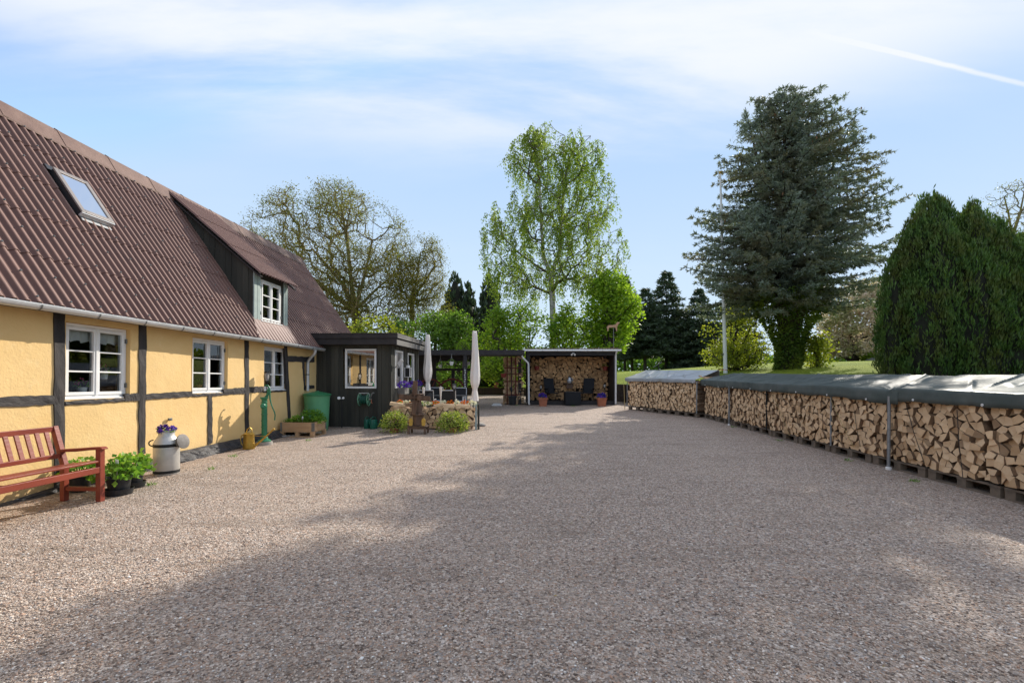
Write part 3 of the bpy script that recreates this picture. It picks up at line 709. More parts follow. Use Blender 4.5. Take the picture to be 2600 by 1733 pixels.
mb = MB(); sbox(mb, -sh+w, sh-w, -th+w, th-w, .095, .099); mb.build('pane', MAT['skyglass'], sky_w)
mb = MB(); sbox(mb, -sh+w, sh-w, -th+w, th-w, .070, .074); mb.build('blind', MAT['blind'], sky_w)

# ---- catslide dormer
DN, DS0, DS1 = -.10, 10.10, 11.36; DZE = 3.82; dl = (ZR-.03-DZE)/(.10-NR)
def droof(n_): return DZE+dl*(.10-n_)
def mroof(n_): return ZE+SL*(NE-n_)
for (sa, nm) in ((DS0, 'dormer_cheek'), (DS1, 'dormer_cheek')):
    mb = MB(); rngc = random.Random(int(sa*10)); x = DN; 
    while x > NR+.06:                             # upright boards
        x2 = max(x-.125, NR+.06); mb.cr = rngc.random(); o = rngc.uniform(0, .012); sg = -1 if sa == DS0 else 1
        y0, y1 = sorted((sa, sa+sg*(.02+o)))
        vs = []
        for yy in (y0, y1): vs += [(x-.002, yy, mroof(x)-.05), (x2+.002, yy, mroof(x2)-.05), (x2+.002, yy, droof(x2)-.02), (x-.002, yy, droof(x)-.02)]
        mb.add(vs, [(0, 1, 2, 3), (7, 6, 5, 4), (0, 4, 5, 1), (1, 5, 6, 2), (2, 6, 7, 3), (3, 7, 4, 0)])
        x = x2
    ck = mb.build(nm, MAT['black'], house)
    mb = MB(); y = sa+(-.05 if sa == DS0 else .05); mb.bar((.08, y, droof(.08)-.075), (NR+.02, y, droof(NR)-.075), .03, .11, (0, 1, 0)); mb.build('barge_board', MAT['fascia'], ck)
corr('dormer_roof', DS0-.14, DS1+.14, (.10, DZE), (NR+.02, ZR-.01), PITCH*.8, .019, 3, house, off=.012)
wz0, wz1, ws0, ws1 = 2.862, 3.775, 10.30, 11.12
mb = MB()                                         # dark front around the window
mb.box(DN-.04, DN-.012, DS0, ws0, 2.78, droof(DN)); mb.box(DN-.04, DN-.012, ws1, DS1, 2.78, droof(DN)); mb.box(DN-.04, DN-.012, ws0, ws1, wz1, droof(DN)-.01)
mb.box(DN-.30, DN-.28, DS0, DS1, 2.9, droof(DN)-.05)
mb.build('dormer_front', MAT['black'], house)
window(house, ws0, ws1, wz0, wz1, DN+.005, random.Random(4))
for (a, b) in ((DS0-.035, DS0+.075), (DS0+.088, ws0-.012), (ws1+.115, ws1+.175), (ws1+.188, DS1+.035)):
    mb = MB(); mb.box(DN-.008, DN+.02, a, b, 2.80, 3.90); mb.build('corner_board', MAT['greyg'], house)
mb = MB()
vs = [(DN+.03, DS0-.06, mroof(DN+.03)+.035), (DN+.03, DS1+.06, mroof(DN+.03)+.035), (NE+.02, DS1-.02, mroof(NE+.02)+.03), (NE+.02, DS0-.36, mroof(NE+.02)+.03)]
vs += [(DN+.03, DS0-.06, 2.87), (DN+.03, DS1+.06, 2.87)]
mb.add(vs, [(0, 3, 2, 1), (4, 0, 1, 5)]); mb.build('apron_flashing', MAT['lead'], house)

# ================================================================== black timber annex
AX = thing('garden_annex', 'flat-roofed black timber annex joined to the yellow farmhouse', 'annex', (-3.255, 12.6, gz(12.6)), -.0624)
MA = Matrix.Translation(AX.location) @ Matrix.Rotation(-.0624, 4, 'Z')
AW, AD, AH = -2.06, 2.78, 2.24
def rect(px0, py0, px1, py1, ax, val, a):
    p, q = hit(px0, py0, MA, ax, val), hit(px1, py1, MA, ax, val); return p[a], q[a], q.z, p.z
f0, f1, fz0, fz1 = rect(877, 885.5, 956, 985.5, 1, 0, 0)
ra = rect(1000, 888, 1019.5, 984, 0, 0, 1); rb = rect(1032, 895.5, 1048, 980, 0, 0, 1)
def clad(mb, a0, a1, z0, z1, holes, side, w, rng, battens):
    x = a0
    while x < a1-.004:
        x2 = min(x+w*rng.uniform(.85, 1.1), a1); mb.cr = rng.random(); o = rng.uniform(.0, .014)
        segs = [(z0, z1)]
        for (h0, h1, hz0, hz1) in holes:
            if x2 > h0+.01 and x < h1-.01: segs = [(z0, hz0), (hz1, z1)]
        for (c, d) in segs:
            if side == 'front': mb.box(x+.002, x2-.002, -.02-o, .0, c, d)
            else: mb.box(0, .012+o*.5, x+.002, x2-.002, c, d)
            if battens and rng.random() < 1.0:
                if side == 'side': mb.box(.012, .045, x2-.022, x2+.012, c, d, 1)
        x = x2
mb = MB(); rng = random.Random(11)
clad(mb, AW, 0, .02, AH+.05, [(f0, f1, fz0, fz1)], 'front', .12, rng, False)
clad(mb, 0, AD, .02, AH+.05, [ra, rb], 'side', .125, rng, True)
mb.box(AW, -.03, AD-.03, AD, .02, AH)
mb.build('cladding', [MAT['black'], MAT['blackb']], AX)
mb = MB(); mb.box(-.02, .035, -.045, -.021, .02, AH); mb.box(.013, .05, -.021, .03, .02, AH); mb.build('corner_board', MAT['black'], AX)
mb = MB(); mb.box(AW, .01, -.01, AD, -.25, .02); mb.build('foundation', MAT['concrete'], AX)
mb = MB(); mb.box(AW+.02, -.1, 1.9, 2.0, .05, AH); mb.box(AW+.02, -.1, .05, 2.0, .02, .06); mb.build('room', MAT['room'], AX)
mb = MB(); top = 2.495
mb.box(AW-.55, .25, -.27, AD+.20, 2.20, 2.36); mb.box(AW-.55, .28, -.30, AD+.23, 2.362, top-.022)
ro = mb.build('roof', MAT['fascia'], AX)
mb = MB(); mb.box(AW-.56, .292, -.312, AD+.242, top-.021, top); mb.build('roof_felt', MAT['fascia'], ro)
mb = MB(); mb.box(.252, .272, -.25, AD+.19, 2.19, 2.325); mb.box(.282, .300, -.285, AD+.23, 2.366, 2.425); mb.box(.282, .300, -.285, AD+.23, 2.432, top-.024)
mb.build('fascia_board', MAT['fasciag'], ro)
def awin(p, side, glass):
    a0, a1, z0, z1 = p; mb = MB(); w = .05
    def B(a, b, c, d, t0, t1):
        if side == 'front': mb.box(a, b, -t1, -t0, c, d)
        else: mb.box(t0, t1, a, b, c, d)
    t0, t1 = (-.02, .03) if side == 'front' else (-.02, .05)
    B(a0, a1, z0, z0+w, t0, t1); B(a0, a1, z1-w, z1, t0, t1); B(a0, a0+w, z0+w, z1-w, t0, t1); B(a1-w, a1, z0+w, z1-w, t0, t1)
    o = mb.build('window', MAT['white'], AX, bevel=.004)
    mb = MB()
    if side == 'front': mb.add([(a0+w, -.004, z0+w), (a1-w, -.004, z0+w), (a1-w, -.004, z1-w), (a0+w, -.004, z1-w)], [(0, 1, 2, 3)])
    else: mb.add([(.01, a0+w, z0+w), (.01, a1-w, z0+w), (.01, a1-w, z1-w), (.01, a0+w, z1-w)], [(0, 1, 2, 3)])
    mb.build('pane', glass, o); return o
awin((f0, f1, fz0, fz1), 'front', MAT['mirror']); awin(ra, 'side', MAT['mirror']); awin(rb, 'side', MAT['mirror'])

# ================================================================== pergola
PG = thing('pergola', 'dark timber pergola with a flat roof between the annex and the log shelter', 'pergola', (-1.9, 18, gz(18)))
mb = MB(); mb.box(-2.9, 2.35, 0, 3.6, 2.22, 2.30); mb.build('roof', MAT['fascia'], PG)
mb = MB(); mb.box(-2.9, 2.37, -.05, 0.0, 2.12, 2.31); mb.build('beam', MAT['fascia'], PG)
mb = MB(); mb.box(-2.9, .1, 3.0, 3.08, 1.98, 2.22); mb.box(-2.9, .1, 3.0, 3.06, 1.56, 1.66); mb.build('cross_rail', MAT['fascia'], PG)
for (x, y, z1) in ((-1.55, 3.03, 2.22), (-.72, 3.03, 1.6), (-.17, 3.03, 2.22), (.12, .05, 2.14), (-2.75, .05, 2.14), (2.25, 3.4, 2.22)):
    mb = MB(); mb.box(x-.07, x+.07, y-.07, y+.07, -.05, z1); mb.build('post', MAT['fascia'], PG)
mb = MB(); rng = random.Random(3); x = -2.9
while x < -1.6: mb.cr = rng.random(); mb.box(x, x+.115, 3.08, 3.10+rng.uniform(0, .015), -.03, 2.2); x += .12
mb.build('board_screen', MAT['brown'], PG)

# ================================================================== log shelter
SH = thing('log_shelter', 'open-fronted log shelter with a corrugated roof and black posts', 'shelter', (2.665, 21, gz(21)))
for (x, y) in ((-1.93, .06), (1.93, .06), (-1.93, 1.75), (1.93, 1.75)):
    mb = MB(); mb.box(x-.065, x+.065, y-.06, y+.06, -.05, 2.36); mb.build('post', MAT['fascia'], SH)
for sx in (-1, 1):
    mb = MB(); rng = random.Random(4); y = .13
    while y < 1.7: mb.cr = rng.random(); mb.box(min(sx*1.86, sx*1.89), max(sx*1.86, sx*1.89), y, y+.13, -.03, 2.36); y += .135
    mb.build('side_wall', MAT['brown'], SH)
mb = MB(); mb.box(-2.0, 2.0, 1.82, 1.86, -.05, 2.5); mb.build('back_wall', MAT['brown'], SH)
mb = MB(); mb.box(-1.84, 1.84, .02, 1.80, .13, .165); mb.box(-1.85, 1.85, 0, .019, -.03, .168); mb.build('floor_deck', MAT['fascia'], SH)
mb = MB(); mb.box(-1.99, 1.99, -.02, .0, 2.20, 2.40); mb.build('fascia_board', MAT['fascia'], SH)
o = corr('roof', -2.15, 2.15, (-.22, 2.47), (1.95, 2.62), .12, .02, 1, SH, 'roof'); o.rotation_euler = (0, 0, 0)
# corr() runs its waves along y: turn the sheet so they run along x
me = o.data; co_ = np.empty(len(me.vertices)*3, np.float32); me.vertices.foreach_get('co', co_); co_ = co_.reshape(-1, 3); co_ = co_[:, [1, 0, 2]].copy(); me.vertices.foreach_set('co', co_.ravel()); me.flip_normals(); me.update()
mb = MB(); mb.tube([(-2.16, -.26, 2.41), (2.13, -.26, 2.41)], .045, 10); sg = mb.build('gutter', MAT['white'], SH, True)
for i in range(7):
    mb = MB(); x = -2.0+i*.66; mb.tube([(x, -.26, 2.41), (x+.02, -.26, 2.41)], .049, 10); mb.build('gutter_joint', MAT['zinc'], sg, True)
mb = MB(); mb.tube([(1.93, -.26, 2.39), (1.93, -.18, 2.30), (1.93, -.06, 2.22), (1.93, -.05, .05)], .04, 10); d = mb.build('downpipe', MAT['white'], SH, True)
mb = MB(); mb.tube([(-2.24, -.20, 2.36), (-2.23, -.20, 2.16), (-2.20, -.2, 2.10), (-1.97, -.12, 1.88), (-1.94, -.1, 1.80), (-1.92, -.1, .10), (-1.90, -.16, .03)], .042, 10); mb.lathe([(.04, 2.28), (.07, 2.33), (.07, 2.37)], 10, (-2.24, -.2, 0)); mb.build('downpipe', MAT['white'], SH, True)
mb = MB()
for x in (-.02, .12): mb.lathe([(.028, 0), (.045, .03), (.045, .05)], 10, M=Matrix.Translation((x, -.02, 2.25)) @ Matrix.Rotation(R(115), 4, 'X'))
mb.box(0, .1, -.06, -.02, 2.27, 2.31); mb.build('floodlight', MAT['white'], SH)

# ================================================================== split firewood
def clip(poly, nx, ny, c):                        # keep nx*x+ny*y <= c
    out = []
    for i in range(len(poly)):
        p, q = poly[i], poly[(i+1) % len(poly)]; a, b = nx*p[0]+ny*p[1]-c, nx*q[0]+ny*q[1]-c
        if a <= 0: out.append(p)
        if (a < 0 < b) or (b < 0 < a):
            t = a/(a-b); out.append((p[0]+(q[0]-p[0])*t, p[1]+(q[1]-p[1])*t))
    return out
def area(p): return .5*sum(p[i-1][0]*p[i][1]-p[i][0]*p[i-1][1] for i in range(len(p)))
def log_polys(w, h, c, rng, asp=1.0, shrink=.972):
    cu, cz = c*asp, c/asp; nu, nz = max(1, round(w/cu)), max(1, round(h/cz)); cu, cz = w/nu, h/nz; P = {}
    for i in range(-1, nu+1):
        for j in range(-1, nz+1):
            P[i, j] = ((i+.5+rng.uniform(-.46, .46)+.5*(j % 2)-.25)*cu, (j+.5+rng.uniform(-.46, .46))*cz)
    out = []
    for i in range(nu):
        for j in range(nz):
            x, y = P[i, j]; poly = [(-.02, 0), (w+.02, 0), (w+.02, h), (-.02, h)]
            for a in range(-2, 3):
                for b in range(-2, 3):
                    q = P.get((i+a, j+b))
                    if q is None or (a == 0 and b == 0): continue
                    dx, dy = q[0]-x, q[1]-y; poly = clip(poly, dx, dy, dx*(x+q[0])/2+dy*(y+q[1])/2)
                    if len(poly) < 3: break
                if len(poly) < 3: break
            if len(poly) < 3: continue
            # drop very short edges, then trim the cell to a split-wood outline
            q = [p for k, p in enumerate(poly) if math.dist(p, poly[k-1]) > .14*c]
            if len(q) < 3: continue
            keep = 3 if rng.random() < .26 else (4 if rng.random() < .72 else 5)
            while len(q) > keep:
                k = min(range(len(q)), key=lambda k: abs(area([q[k-1], q[k], q[(k+1) % len(q)]]))); q.pop(k)
            gx, gy = sum(p[0] for p in q)/len(q), sum(p[1] for p in q)/len(q)
            s_ = shrink if len(q) > 3 else shrink*1.08
            q = [(gx+(p[0]-gx)*s_, gy+(p[1]-gy)*s_) for p in q]
            if rng.random() < .6:                 # one rounded bark side
                k = max(range(len(q)), key=lambda k: math.dist(q[k-1], q[k])); a, b = q[k-1], q[k]; L = math.dist(a, b)
                nx, ny = (b[1]-a[1])/L, -(b[0]-a[0])/L; u = .09*L
                q[k:k] = [(a[0]*.7+b[0]*.3+nx*u*.8, a[1]*.7+b[1]*.3+ny*u*.8), (a[0]*.3+b[0]*.7+nx*u*.8, a[1]*.3+b[1]*.7+ny*u*.8)]
            if abs(area(q)) < .12*c*c: continue
            out.append(q)
    return out
def log_into(mb, q, depth, rng, o=(0, 0)):
    f = rng.uniform(-.045, .028); mb.cr = rng.random(); t1, t2 = rng.uniform(-.12, .12), rng.uniform(-.12, .12); n = len(q); b = len(mb.v)
    gx, gy = sum(p[0] for p in q)/n, sum(p[1] for p in q)/n
    for (x, z) in q: mb.v.append((x-o[0], f+(x-gx)*t1+(z-gy)*t2, z-o[1]))
    for (x, z) in q: mb.v.append((x-o[0]+rng.uniform(-.01, .01), depth, z-o[1]+rng.uniform(-.01, .01)))
    mb.face([b+i for i in range(n)], 0); mb.face([b+n+i for i in range(n)][::-1], 0)
    for i in range(n):
        j = (i+1) % n; mb.face([b+j, b+i, b+n+i, b+n+j], 1)
def frame(A, B):
    A, B = Vector(A), Vector(B); u = (B-A).normalized(); up = Vector((0, 0, 1)); y = up.cross(u).normalized(); z = u.cross(y)
    m = Matrix((u, y, z)).transposed().to_4x4(); m.translation = A; return m
WOOD = [MAT['logend'], MAT['bark']]
rng = random.Random(21)
def on(line, Y):                                  # ground point of a straight front line at depth Y
    (ax, ay), (bx, by) = line; t = (Y-ay)/(by-ay); return Vector((ax+(bx-ax)*t, Y, gz(Y)))
la, lb = gp(1789.5, 1061), gp(2445, 1239); NEAR = ((la.x, la.y), (lb.x, lb.y))
fa, fb = gp(1595.6, 1039.5), gp(1771, 1060)
MN = frame(on(NEAR, 15.13), on(NEAR, 4.4)); MF = frame(Vector((fa.x, fa.y, gz(fa.y))), Vector((fb.x, fb.y, gz(fb.y))))
LF = (fb-fa).length
bays = [15.13, 13.08, 11.09, 8.69, 7.21, 5.75, 4.4]
near_logs = []
for k, (Ya, Yb) in enumerate(zip(bays[:-1], bays[1:])):
    u0 = (on(NEAR, Ya)-on(NEAR, 15.13)).length; u1 = (on(NEAR, Yb)-on(NEAR, 15.13)).length
    for q in log_polys(u1-u0-.02, 1.0, .098, rng, 1.12): near_logs.append([(x+u0+.01, z+.152) for x, z in q])
def depth_of(q): return (MN @ Vector((sum(p[0] for p in q)/len(q), 0, .6))).y
near_logs.sort(key=depth_of)
rot = MN.to_euler(); single, rest = [], []
for q in near_logs:
    (single if depth_of(q) > 5.1 and len(single) < 300 else rest).append(q)
for q in single:
    gx, gy = sum(p[0] for p in q)/len(q), sum(p[1] for p in q)/len(q); mb = MB(); log_into(mb, q, .80, rng, (gx, gy))
    o = mb.build('firewood_log', WOOD); o.location = MN @ Vector((gx, 0, gy)); o.rotation_euler = rot
    tag(o, 'split log showing its pale cut end in the near stretch of the long tarp-covered woodpile', 'firewood log', 'split logs in the near stretch of the long woodpile')
mb = MB()
for q in rest: log_into(mb, q, .80, rng)
o = mb.build('stacked_firewood', WOOD); o.matrix_world = MN
tag(o, 'split firewood packed in the farther stretch of the long woodpile under green tarps', 'firewood', kind='stuff')
mb = MB(); nb = 3
for k in range(nb):
    for q in log_polys(LF/nb-.02, 1.03, .098, rng, 1.12): log_into(mb, [(x+LF*k/nb+.01, z+.152) for x, z in q], .80, rng)
o = mb.build('stacked_firewood', WOOD); o.matrix_world = MF
tag(o, 'split firewood packed in the short woodpile next to the log shelter', 'firewood', kind='stuff')
mb = MB()
for q in log_polys(3.66, 2.02, .145, rng, 1.1): log_into(mb, [(x-1.83, z+.168) for x, z in q], .6, rng)
o = mb.build('stacked_firewood', [MAT['orangewood'], MAT['bark']]); o.location = SH.location+Vector((0, 1.15, 0))
tag(o, 'wall of split firewood filling the back of the log shelter', 'firewood', kind='stuff')
# pile behind the lattice, left of the shelter: logs lying lengthwise
mb = MB()
for q in log_polys(.92, 2.18, .125, rng, 1.75, .9): log_into(mb, [(x, z) for x, z in q], .9, rng)
LT = Vector((-.40, 21.35, gz(21.35)))
o = mb.build('stacked_firewood', [MAT['logend'], MAT['logend']]); o.location = LT
tag(o, 'tall narrow pile of split logs behind the dark red lattice', 'firewood', kind='stuff')

# ---- pallets
def make_pallet(L=1.02, D=.84):
    mb = MB(); r_ = random.Random(6)
    for i in range(6):
        mb.cr = r_.random(); y = i*(D-.11)/5; mb.box(.0, L, y, y+.11, .122, .144)
    for i in range(3):
        mb.cr = r_.random(); x = i*(L-.13)/2; mb.box(x, x+.13, 0, D, .100, .1215)
    root = mb.build('pallet', MAT['pallet'])
    for i in range(3):
        for j in (0, 1, 2):
            x, y = i*(L-.13)/2, j*(D-.1)/2; b = MB(); b.cr = r_.random(); b.box(x+.004, x+.126, y+.003, y+.097, .0215, .0995); b.build('block', MAT['pallet'], root)
    for j in (0, 1, 2):
        b = MB(); b.cr = r_.random(); y = j*(D-.1)/2; b.box(0, L, y, y+.1, 0, .021); b.build('runner', MAT['pallet'], root)
    return root
pal = make_pallet()
spots = [(MN, -.02+i*1.07) for i in range(10)]+[(MF, .0+i*(LF-1.02)/2.999) for i in range(4) if i != 3]+[(MF, LF-1.02)]
spots = [(MN, -.02+i*1.07) for i in range(10)]+[(MF, i*(LF-1.02)/3) for i in range(4)]
tbl = None
names_n = ['at the far end of the long woodpile', 'second from the far end of the long woodpile', 'third from the far end of the long woodpile', 'fourth from the far end of the long woodpile', 'fifth from the far end of the long woodpile',
           'behind the post halfway along the long woodpile', 'seventh from the far end of the long woodpile', 'left of the near post with a white foot', 'right of the near post with a white foot', 'nearest the camera at the right edge']
names_f = ['under the left end of the short woodpile', 'second from the left under the short woodpile', 'third from the left under the short woodpile', 'under the right end of the short woodpile']
for i, (Mx, u) in enumerate(spots):
    o = pal if i == 0 else copy_tree(pal)
    m = Mx @ Matrix.Translation((u, .0, 0)); o.matrix_world = m; o.location = m.translation; o.rotation_euler = m.to_euler()
    tag(o, 'weathered wooden pallet '+(names_n+names_f)[i], 'pallet', 'pallets under the woodpiles')

# ---- tarpaulins
def tarp(name, Mx, u0, u1, z_edge, rise, skirt, label, gathers=(), seed=0, lift=0.0, y_back=.95, mat='tarp'):
    """sheet pulled tight over a lean-to: hanging front flap, crisp edge, flat slope with slanting creases"""
    prof = [(-.088, -skirt), (-.092, -skirt*.66), (-.092, -skirt*.33), (-.090, -.022), (-.080, -.006), (-.062, .003)]; nf = len(prof); nt = 44
    prof += [(-.05+(y_back+.05)*k/nt, None) for k in range(1, nt+1)]
    prof += [(y_back+.02, rise-.03), (y_back+.03, rise-.25)]
    nu = int((u1-u0)/.022); vs = []; npf = len(prof); rs = random.Random(seed); creases = []
    for i in range(int((u1-u0)*3.4)):             # straight pulled creases running up the slope
        creases.append((rs.uniform(u0-.5, u1+.5), rs.choice((-1, -1, -1, 1))*rs.uniform(.35, 1.5), rs.uniform(.008, .026), rs.uniform(.012, .05), rs.uniform(-.2, .3), rs.uniform(.5, 1.2)))
    for i in range(nu+1):
        u = u0+(u1-u0)*i/nu
        for k, (y, dz) in enumerate(prof):
            t = (y+.05)/(y_back+.05) if dz is None else (0 if k < nf else 1); z = z_edge+(rise*t if dz is None else dz); w = 0
            for (cu_, sl, h, wd, ya, yb) in creases:
                d = u-(cu_+sl*(y+.05))
                if abs(d) < wd*4: w += h*math.exp(-(d/wd)**2)*max(0, min(1, (y-ya)*5))*max(0, min(1, (yb-y)*5)) if k >= nf else .4*h*math.exp(-(d/wd)**2)
            w -= .016*abs(math.sin(math.pi*t))*(.5+mnoise.noise((u*.8, 1, seed)))
            w += .004*mnoise.noise((u*5, y*5, seed))
            for (gu, gs) in gathers:
                du, dy = u-gu, y+.07; r_ = math.hypot(du, dy)+.02; th = math.atan2(dy, du); w += gs*.016*math.sin(th*17+2*mnoise.noise((th*2, 1, 2)))*math.exp(-r_/.42)*min(1, r_/.06)-gs*.02*math.exp(-r_/.10)
            yy = y
            if k < nf:
                hang = max(0, (nf-2-k)/(nf-2)); yy += .020*mnoise.noise((u*3.6, k*.3, seed+11))*hang+.012*mnoise.noise((u*9, k*.6, seed+4))*hang
                z += (.04*mnoise.noise((u*1.1, 0, seed+9))+.022*mnoise.noise((u*3, 0, seed+2))+.012*abs(math.sin(u*3.1)))*hang; w *= .45
            z += .012*mnoise.noise((u*.7, 5, seed))
            vs.append((u, yy, z+w+lift))
    mb = MB(); mb.add(vs, [(i*npf+k, (i+1)*npf+k, (i+1)*npf+k+1, i*npf+k+1) for i in range(nu) for k in range(npf-1)])
    o = mb.build(name, MAT[mat], None, True); o.location = Mx.translation; o.rotation_euler = Mx.to_euler()
    md = o.modifiers.new('thickness', 'SOLIDIFY'); md.thickness = .004; md.offset = -1
    tag(o, label, 'tarpaulin'); u = u0+.45
    while u < u1:
        g = MB(); kk = int(round((u-u0)/(u1-u0)*nu)); p = vs[kk*npf+0]; T = Matrix.Translation((p[0], p[1]-.006, p[2]+.028)) @ Matrix.Rotation(R(90), 4, 'X')
        g.lathe([(.007, -.003), (.017, -.003), (.017, .003), (.007, .003), (.007, -.003)], 12, M=T, cap=False); g.build('grommet', MAT['white'], o); u += 1.02
    return o
def uy(Y): return (on(NEAR, Y)-on(NEAR, 15.13)).length
ug = uy(7.21)
tarp('tarpaulin', MN, -.16, ug+.18, 1.235, .20, .21, 'long dark green tarpaulin over the middle of the long woodpile', [(ug+.02, 1.1), (uy(11), .5), (uy(13), .35)], 1)
tarp('tarpaulin', MN, ug+.02, uy(4.4)+.05, 1.235, .20, .19, 'dark green tarpaulin on the near end of the long woodpile, nearest the camera', [(ug+.03, .9)], 5, .016)
tarp('tarpaulin', MF, -.12, LF-.02, 1.245, .30, .14, 'pale shining tarpaulin roofing the short woodpile beside the shelter', [(1.2, .4)], 9, mat='tarppale')

# ---- posts, sticks and cords along the piles
def post(name, Mx, u, y, z0, z1, r, mat, label, cat, foot=False, lean=(0, 0), group=None):
    mb = MB(); mb.tube([(0, 0, z0), (lean[0], lean[1], z1)], r, 10)
    o = mb.build(name, mat, None, True); m = Mx @ Matrix.Translation((u, y, 0)); o.location = m.translation; o.rotation_euler = m.to_euler()
    tag(o, label, cat, group)
    if foot:
        mb = MB(); mb.lathe([(r*1.7, -.03), (r*1.7, .035), (r*1.2, .045)], 12); mb.build('foot', MAT['white'], o, True)
    return o
steel = M('galvanised_tube', (.30, .31, .32), (.22, .23, .24), 20, .45, metal=.5)
gsp = 'steel tubes holding the woodpiles'
post('support_post', MN, uy(13.08), -.075, .0, 1.10, .021, steel, 'steel tube standing at the first bay of the long woodpile, on a white foot', 'post', True, group=gsp)
post('support_post', MN, ug, -.085, .0, 1.12, .024, steel, 'nearest steel tube before the long woodpile, on a white foot', 'post', True, group=gsp)
post('support_post', MN, uy(8.69), -.035, .13, 1.12, .016, steel, 'thin grey tube between two bays of the long woodpile, without a foot', 'post', group=gsp)
post('support_post', MN, uy(11.09), -.03, .13, 1.12, .016, MAT['dark'], 'dark tube in the gap halfway along the long woodpile', 'post', group=gsp)
post('support_post', MF, -.02, -.05, .13, 1.18, .016, steel, 'thin tube at the left end of the short woodpile', 'post', group=gsp)
post('support_post', MF, LF+.01, -.05, .13, 1.18, .022, steel, 'grey tube at the right end of the short woodpile', 'post', group=gsp)
post('stick', MF, -.12, -.08, .0, 1.0, .012, MAT['string'], 'pale bamboo stick leaning at the left end of the short woodpile', 'stick', lean=(-.10, .02))
def cord(p0, p1, Mx, mat, label, group):
    a, b = Vector(p0), Vector(p1); mb = MB(); mid = (a+b)/2+Vector((0, -.012, 0))
    mb.tube([(0, 0, 0), mid-a, b-a], .0045, 5); o = mb.build('tie_cord', mat, None, True); m = Mx @ Matrix.Translation(a); o.location = m.translation; o.rotation_euler = m.to_euler()
    return tag(o, label, 'cord', group)
gc = 'cords tied over the woodpile'
def cu(px, py): p = hit(px, py, MN, 1, -.045); return (p.x, -.045, p.z)
cord(cu(2301, 1028), cu(2347, 1176), MN, MAT['cord'], 'black cord slanting over the logs just right of the near steel tube', gc)
cord(cu(2430, 1040), cu(2445, 1212), MN, MAT['cord'], 'nearly upright black cord over the nearest logs', gc)
cord(cu(2170, 1045), cu(2184, 1130), MN, MAT['cord'], 'black cord over the logs left of the near steel tube', gc)
cord(cu(2104, 1002), cu(2167, 1134), MN, MAT['string'], 'straw-coloured string slanting over the logs beside the thin grey tube', gc)
cord(cu(1960, 992), cu(2005, 1105), MN, MAT['string'], 'straw-coloured string slanting over the logs in the middle of the long pile', gc)
b = MB(); b.box(-.28, .28, -.35, .35, -.012, .012); o = b.build('loose_board', MAT['pine']); o.location = MF @ Vector((LF+.18, .45, 1.24)); o.rotation_euler = (R(16), R(4), R(20)); tag(o, 'bare board lying in the gap between the two woodpile tarps', 'board')
b = MB(); vs = []
for i in range(7):
    for j in range(5): vs.append((i*.05-.15, j*.05-.1, .03*mnoise.noise((i*.6, j*.7, 2))+.03))
b.add(vs, [(i*5+j, (i+1)*5+j, (i+1)*5+j+1, i*5+j+1) for i in range(6) for j in range(4)])
o = b.build('red_cloth', MAT['redbit'], None, True); o.location = MF @ Vector((LF+.20, .86, 1.52)); tag(o, 'scrap of red cloth sticking out between the two woodpile tarps', 'cloth')

# ================================================================== things standing in the yard
def place(o, p, rotz=0): o.location = p; o.rotation_euler = (0, 0, rotz); return o
def blob(rng, n, r, h, z0=0, flat=1.0):
    """points through a low dome, thicker toward its skin"""
    d = unit(rng.normal(size=(n, 3))); d[:, 2] = np.abs(d[:, 2]); k = rng.uniform(.45, 1.0, n)[:, None]**.6
    return d*k*np.array([[r, r, h]])+np.array([[0, 0, z0]]), d
def stems(name, P, base, r, mat, parent): return tubes(name, np.tile(np.array(base), (len(P), 1))+np.array(P)*np.array([[.35, .35, 0]]), P, np.full(len(P), r), np.full(len(P), r*.6), mat, parent, 3)

# ---- garden bench
bl, br_ = gp(169, 1269), gp(260, 1269)
BN = thing('garden_bench', 'red-brown slatted garden bench standing against the yellow wall', 'bench', (bl.x, bl.y, gz(bl.y)), -.0624)
BL, BD = 1.5, .44                                  # local x outward from the wall, y from near (-BL) to far end (0)
def part(name, mb, mat, parent, **k): return mb.build(name, mat, parent, **k)
for y in (-BL, -.055):
    mb = MB(); mb.box(BD-.03, BD+.03, y, y+.06, 0, .60); part('leg', mb, MAT['bench'], BN, bevel=.004)
    mb = MB(); mb.bar((0, y+.03, 0), (0.0, y+.03, .43), .055, .06, (0, 1, 0)); mb.bar((0, y+.03, .42), (-.13, y+.03, .86), .055, .055, (0, 1, 0)); part('rear_leg', mb, MAT['bench'], BN, bevel=.004)
    mb = MB(); prof = [(-.06, .595), (.02, .60), (.2, .612), (.36, .625), (.47, .63), (.50, .615), (.50, .60), (.46, .60), (.34, .592), (.18, .575), (-.06, .565)]
    mb.prism(prof, (0, y-.008, 0), (1, 0, 0), (0, 0, 1), (0, .078, 0)); part('armrest', mb, MAT['bench'], BN, bevel=.004)
    mb = MB(); mb.box(.03, BD-.03, y+.012, y+.048, .12, .165); part('side_stretcher', mb, MAT['bench'], BN)
for i in range(5):
    mb = MB(); x = .01+i*.092; z = .405+.012*i; mb.box(x, x+.082, -BL+.0, .0, z, z+.022); part('seat_slat', mb, MAT['bench'], BN, bevel=.004)
mb = MB(); mb.box(BD-.026, BD+.026, -BL+.06, -.055, .335, .402); mb.box(.028, BD-.03, -BL+.5, -BL+.54, .34, .395); part('seat_rail', mb, MAT['bench'], BN, bevel=.004)
def bk(z): return -.13*(z-.42)/.44
for (a, b) in ((.80, .86), (.50, .55)):
    mb = MB(); z = (a+b)/2; mb.bar((bk(z), -BL+.06, z), (bk(z), -.055, z), .03, b-a, (0, 0, 1)); part('back_rail', mb, MAT['bench'], BN, bevel=.004)
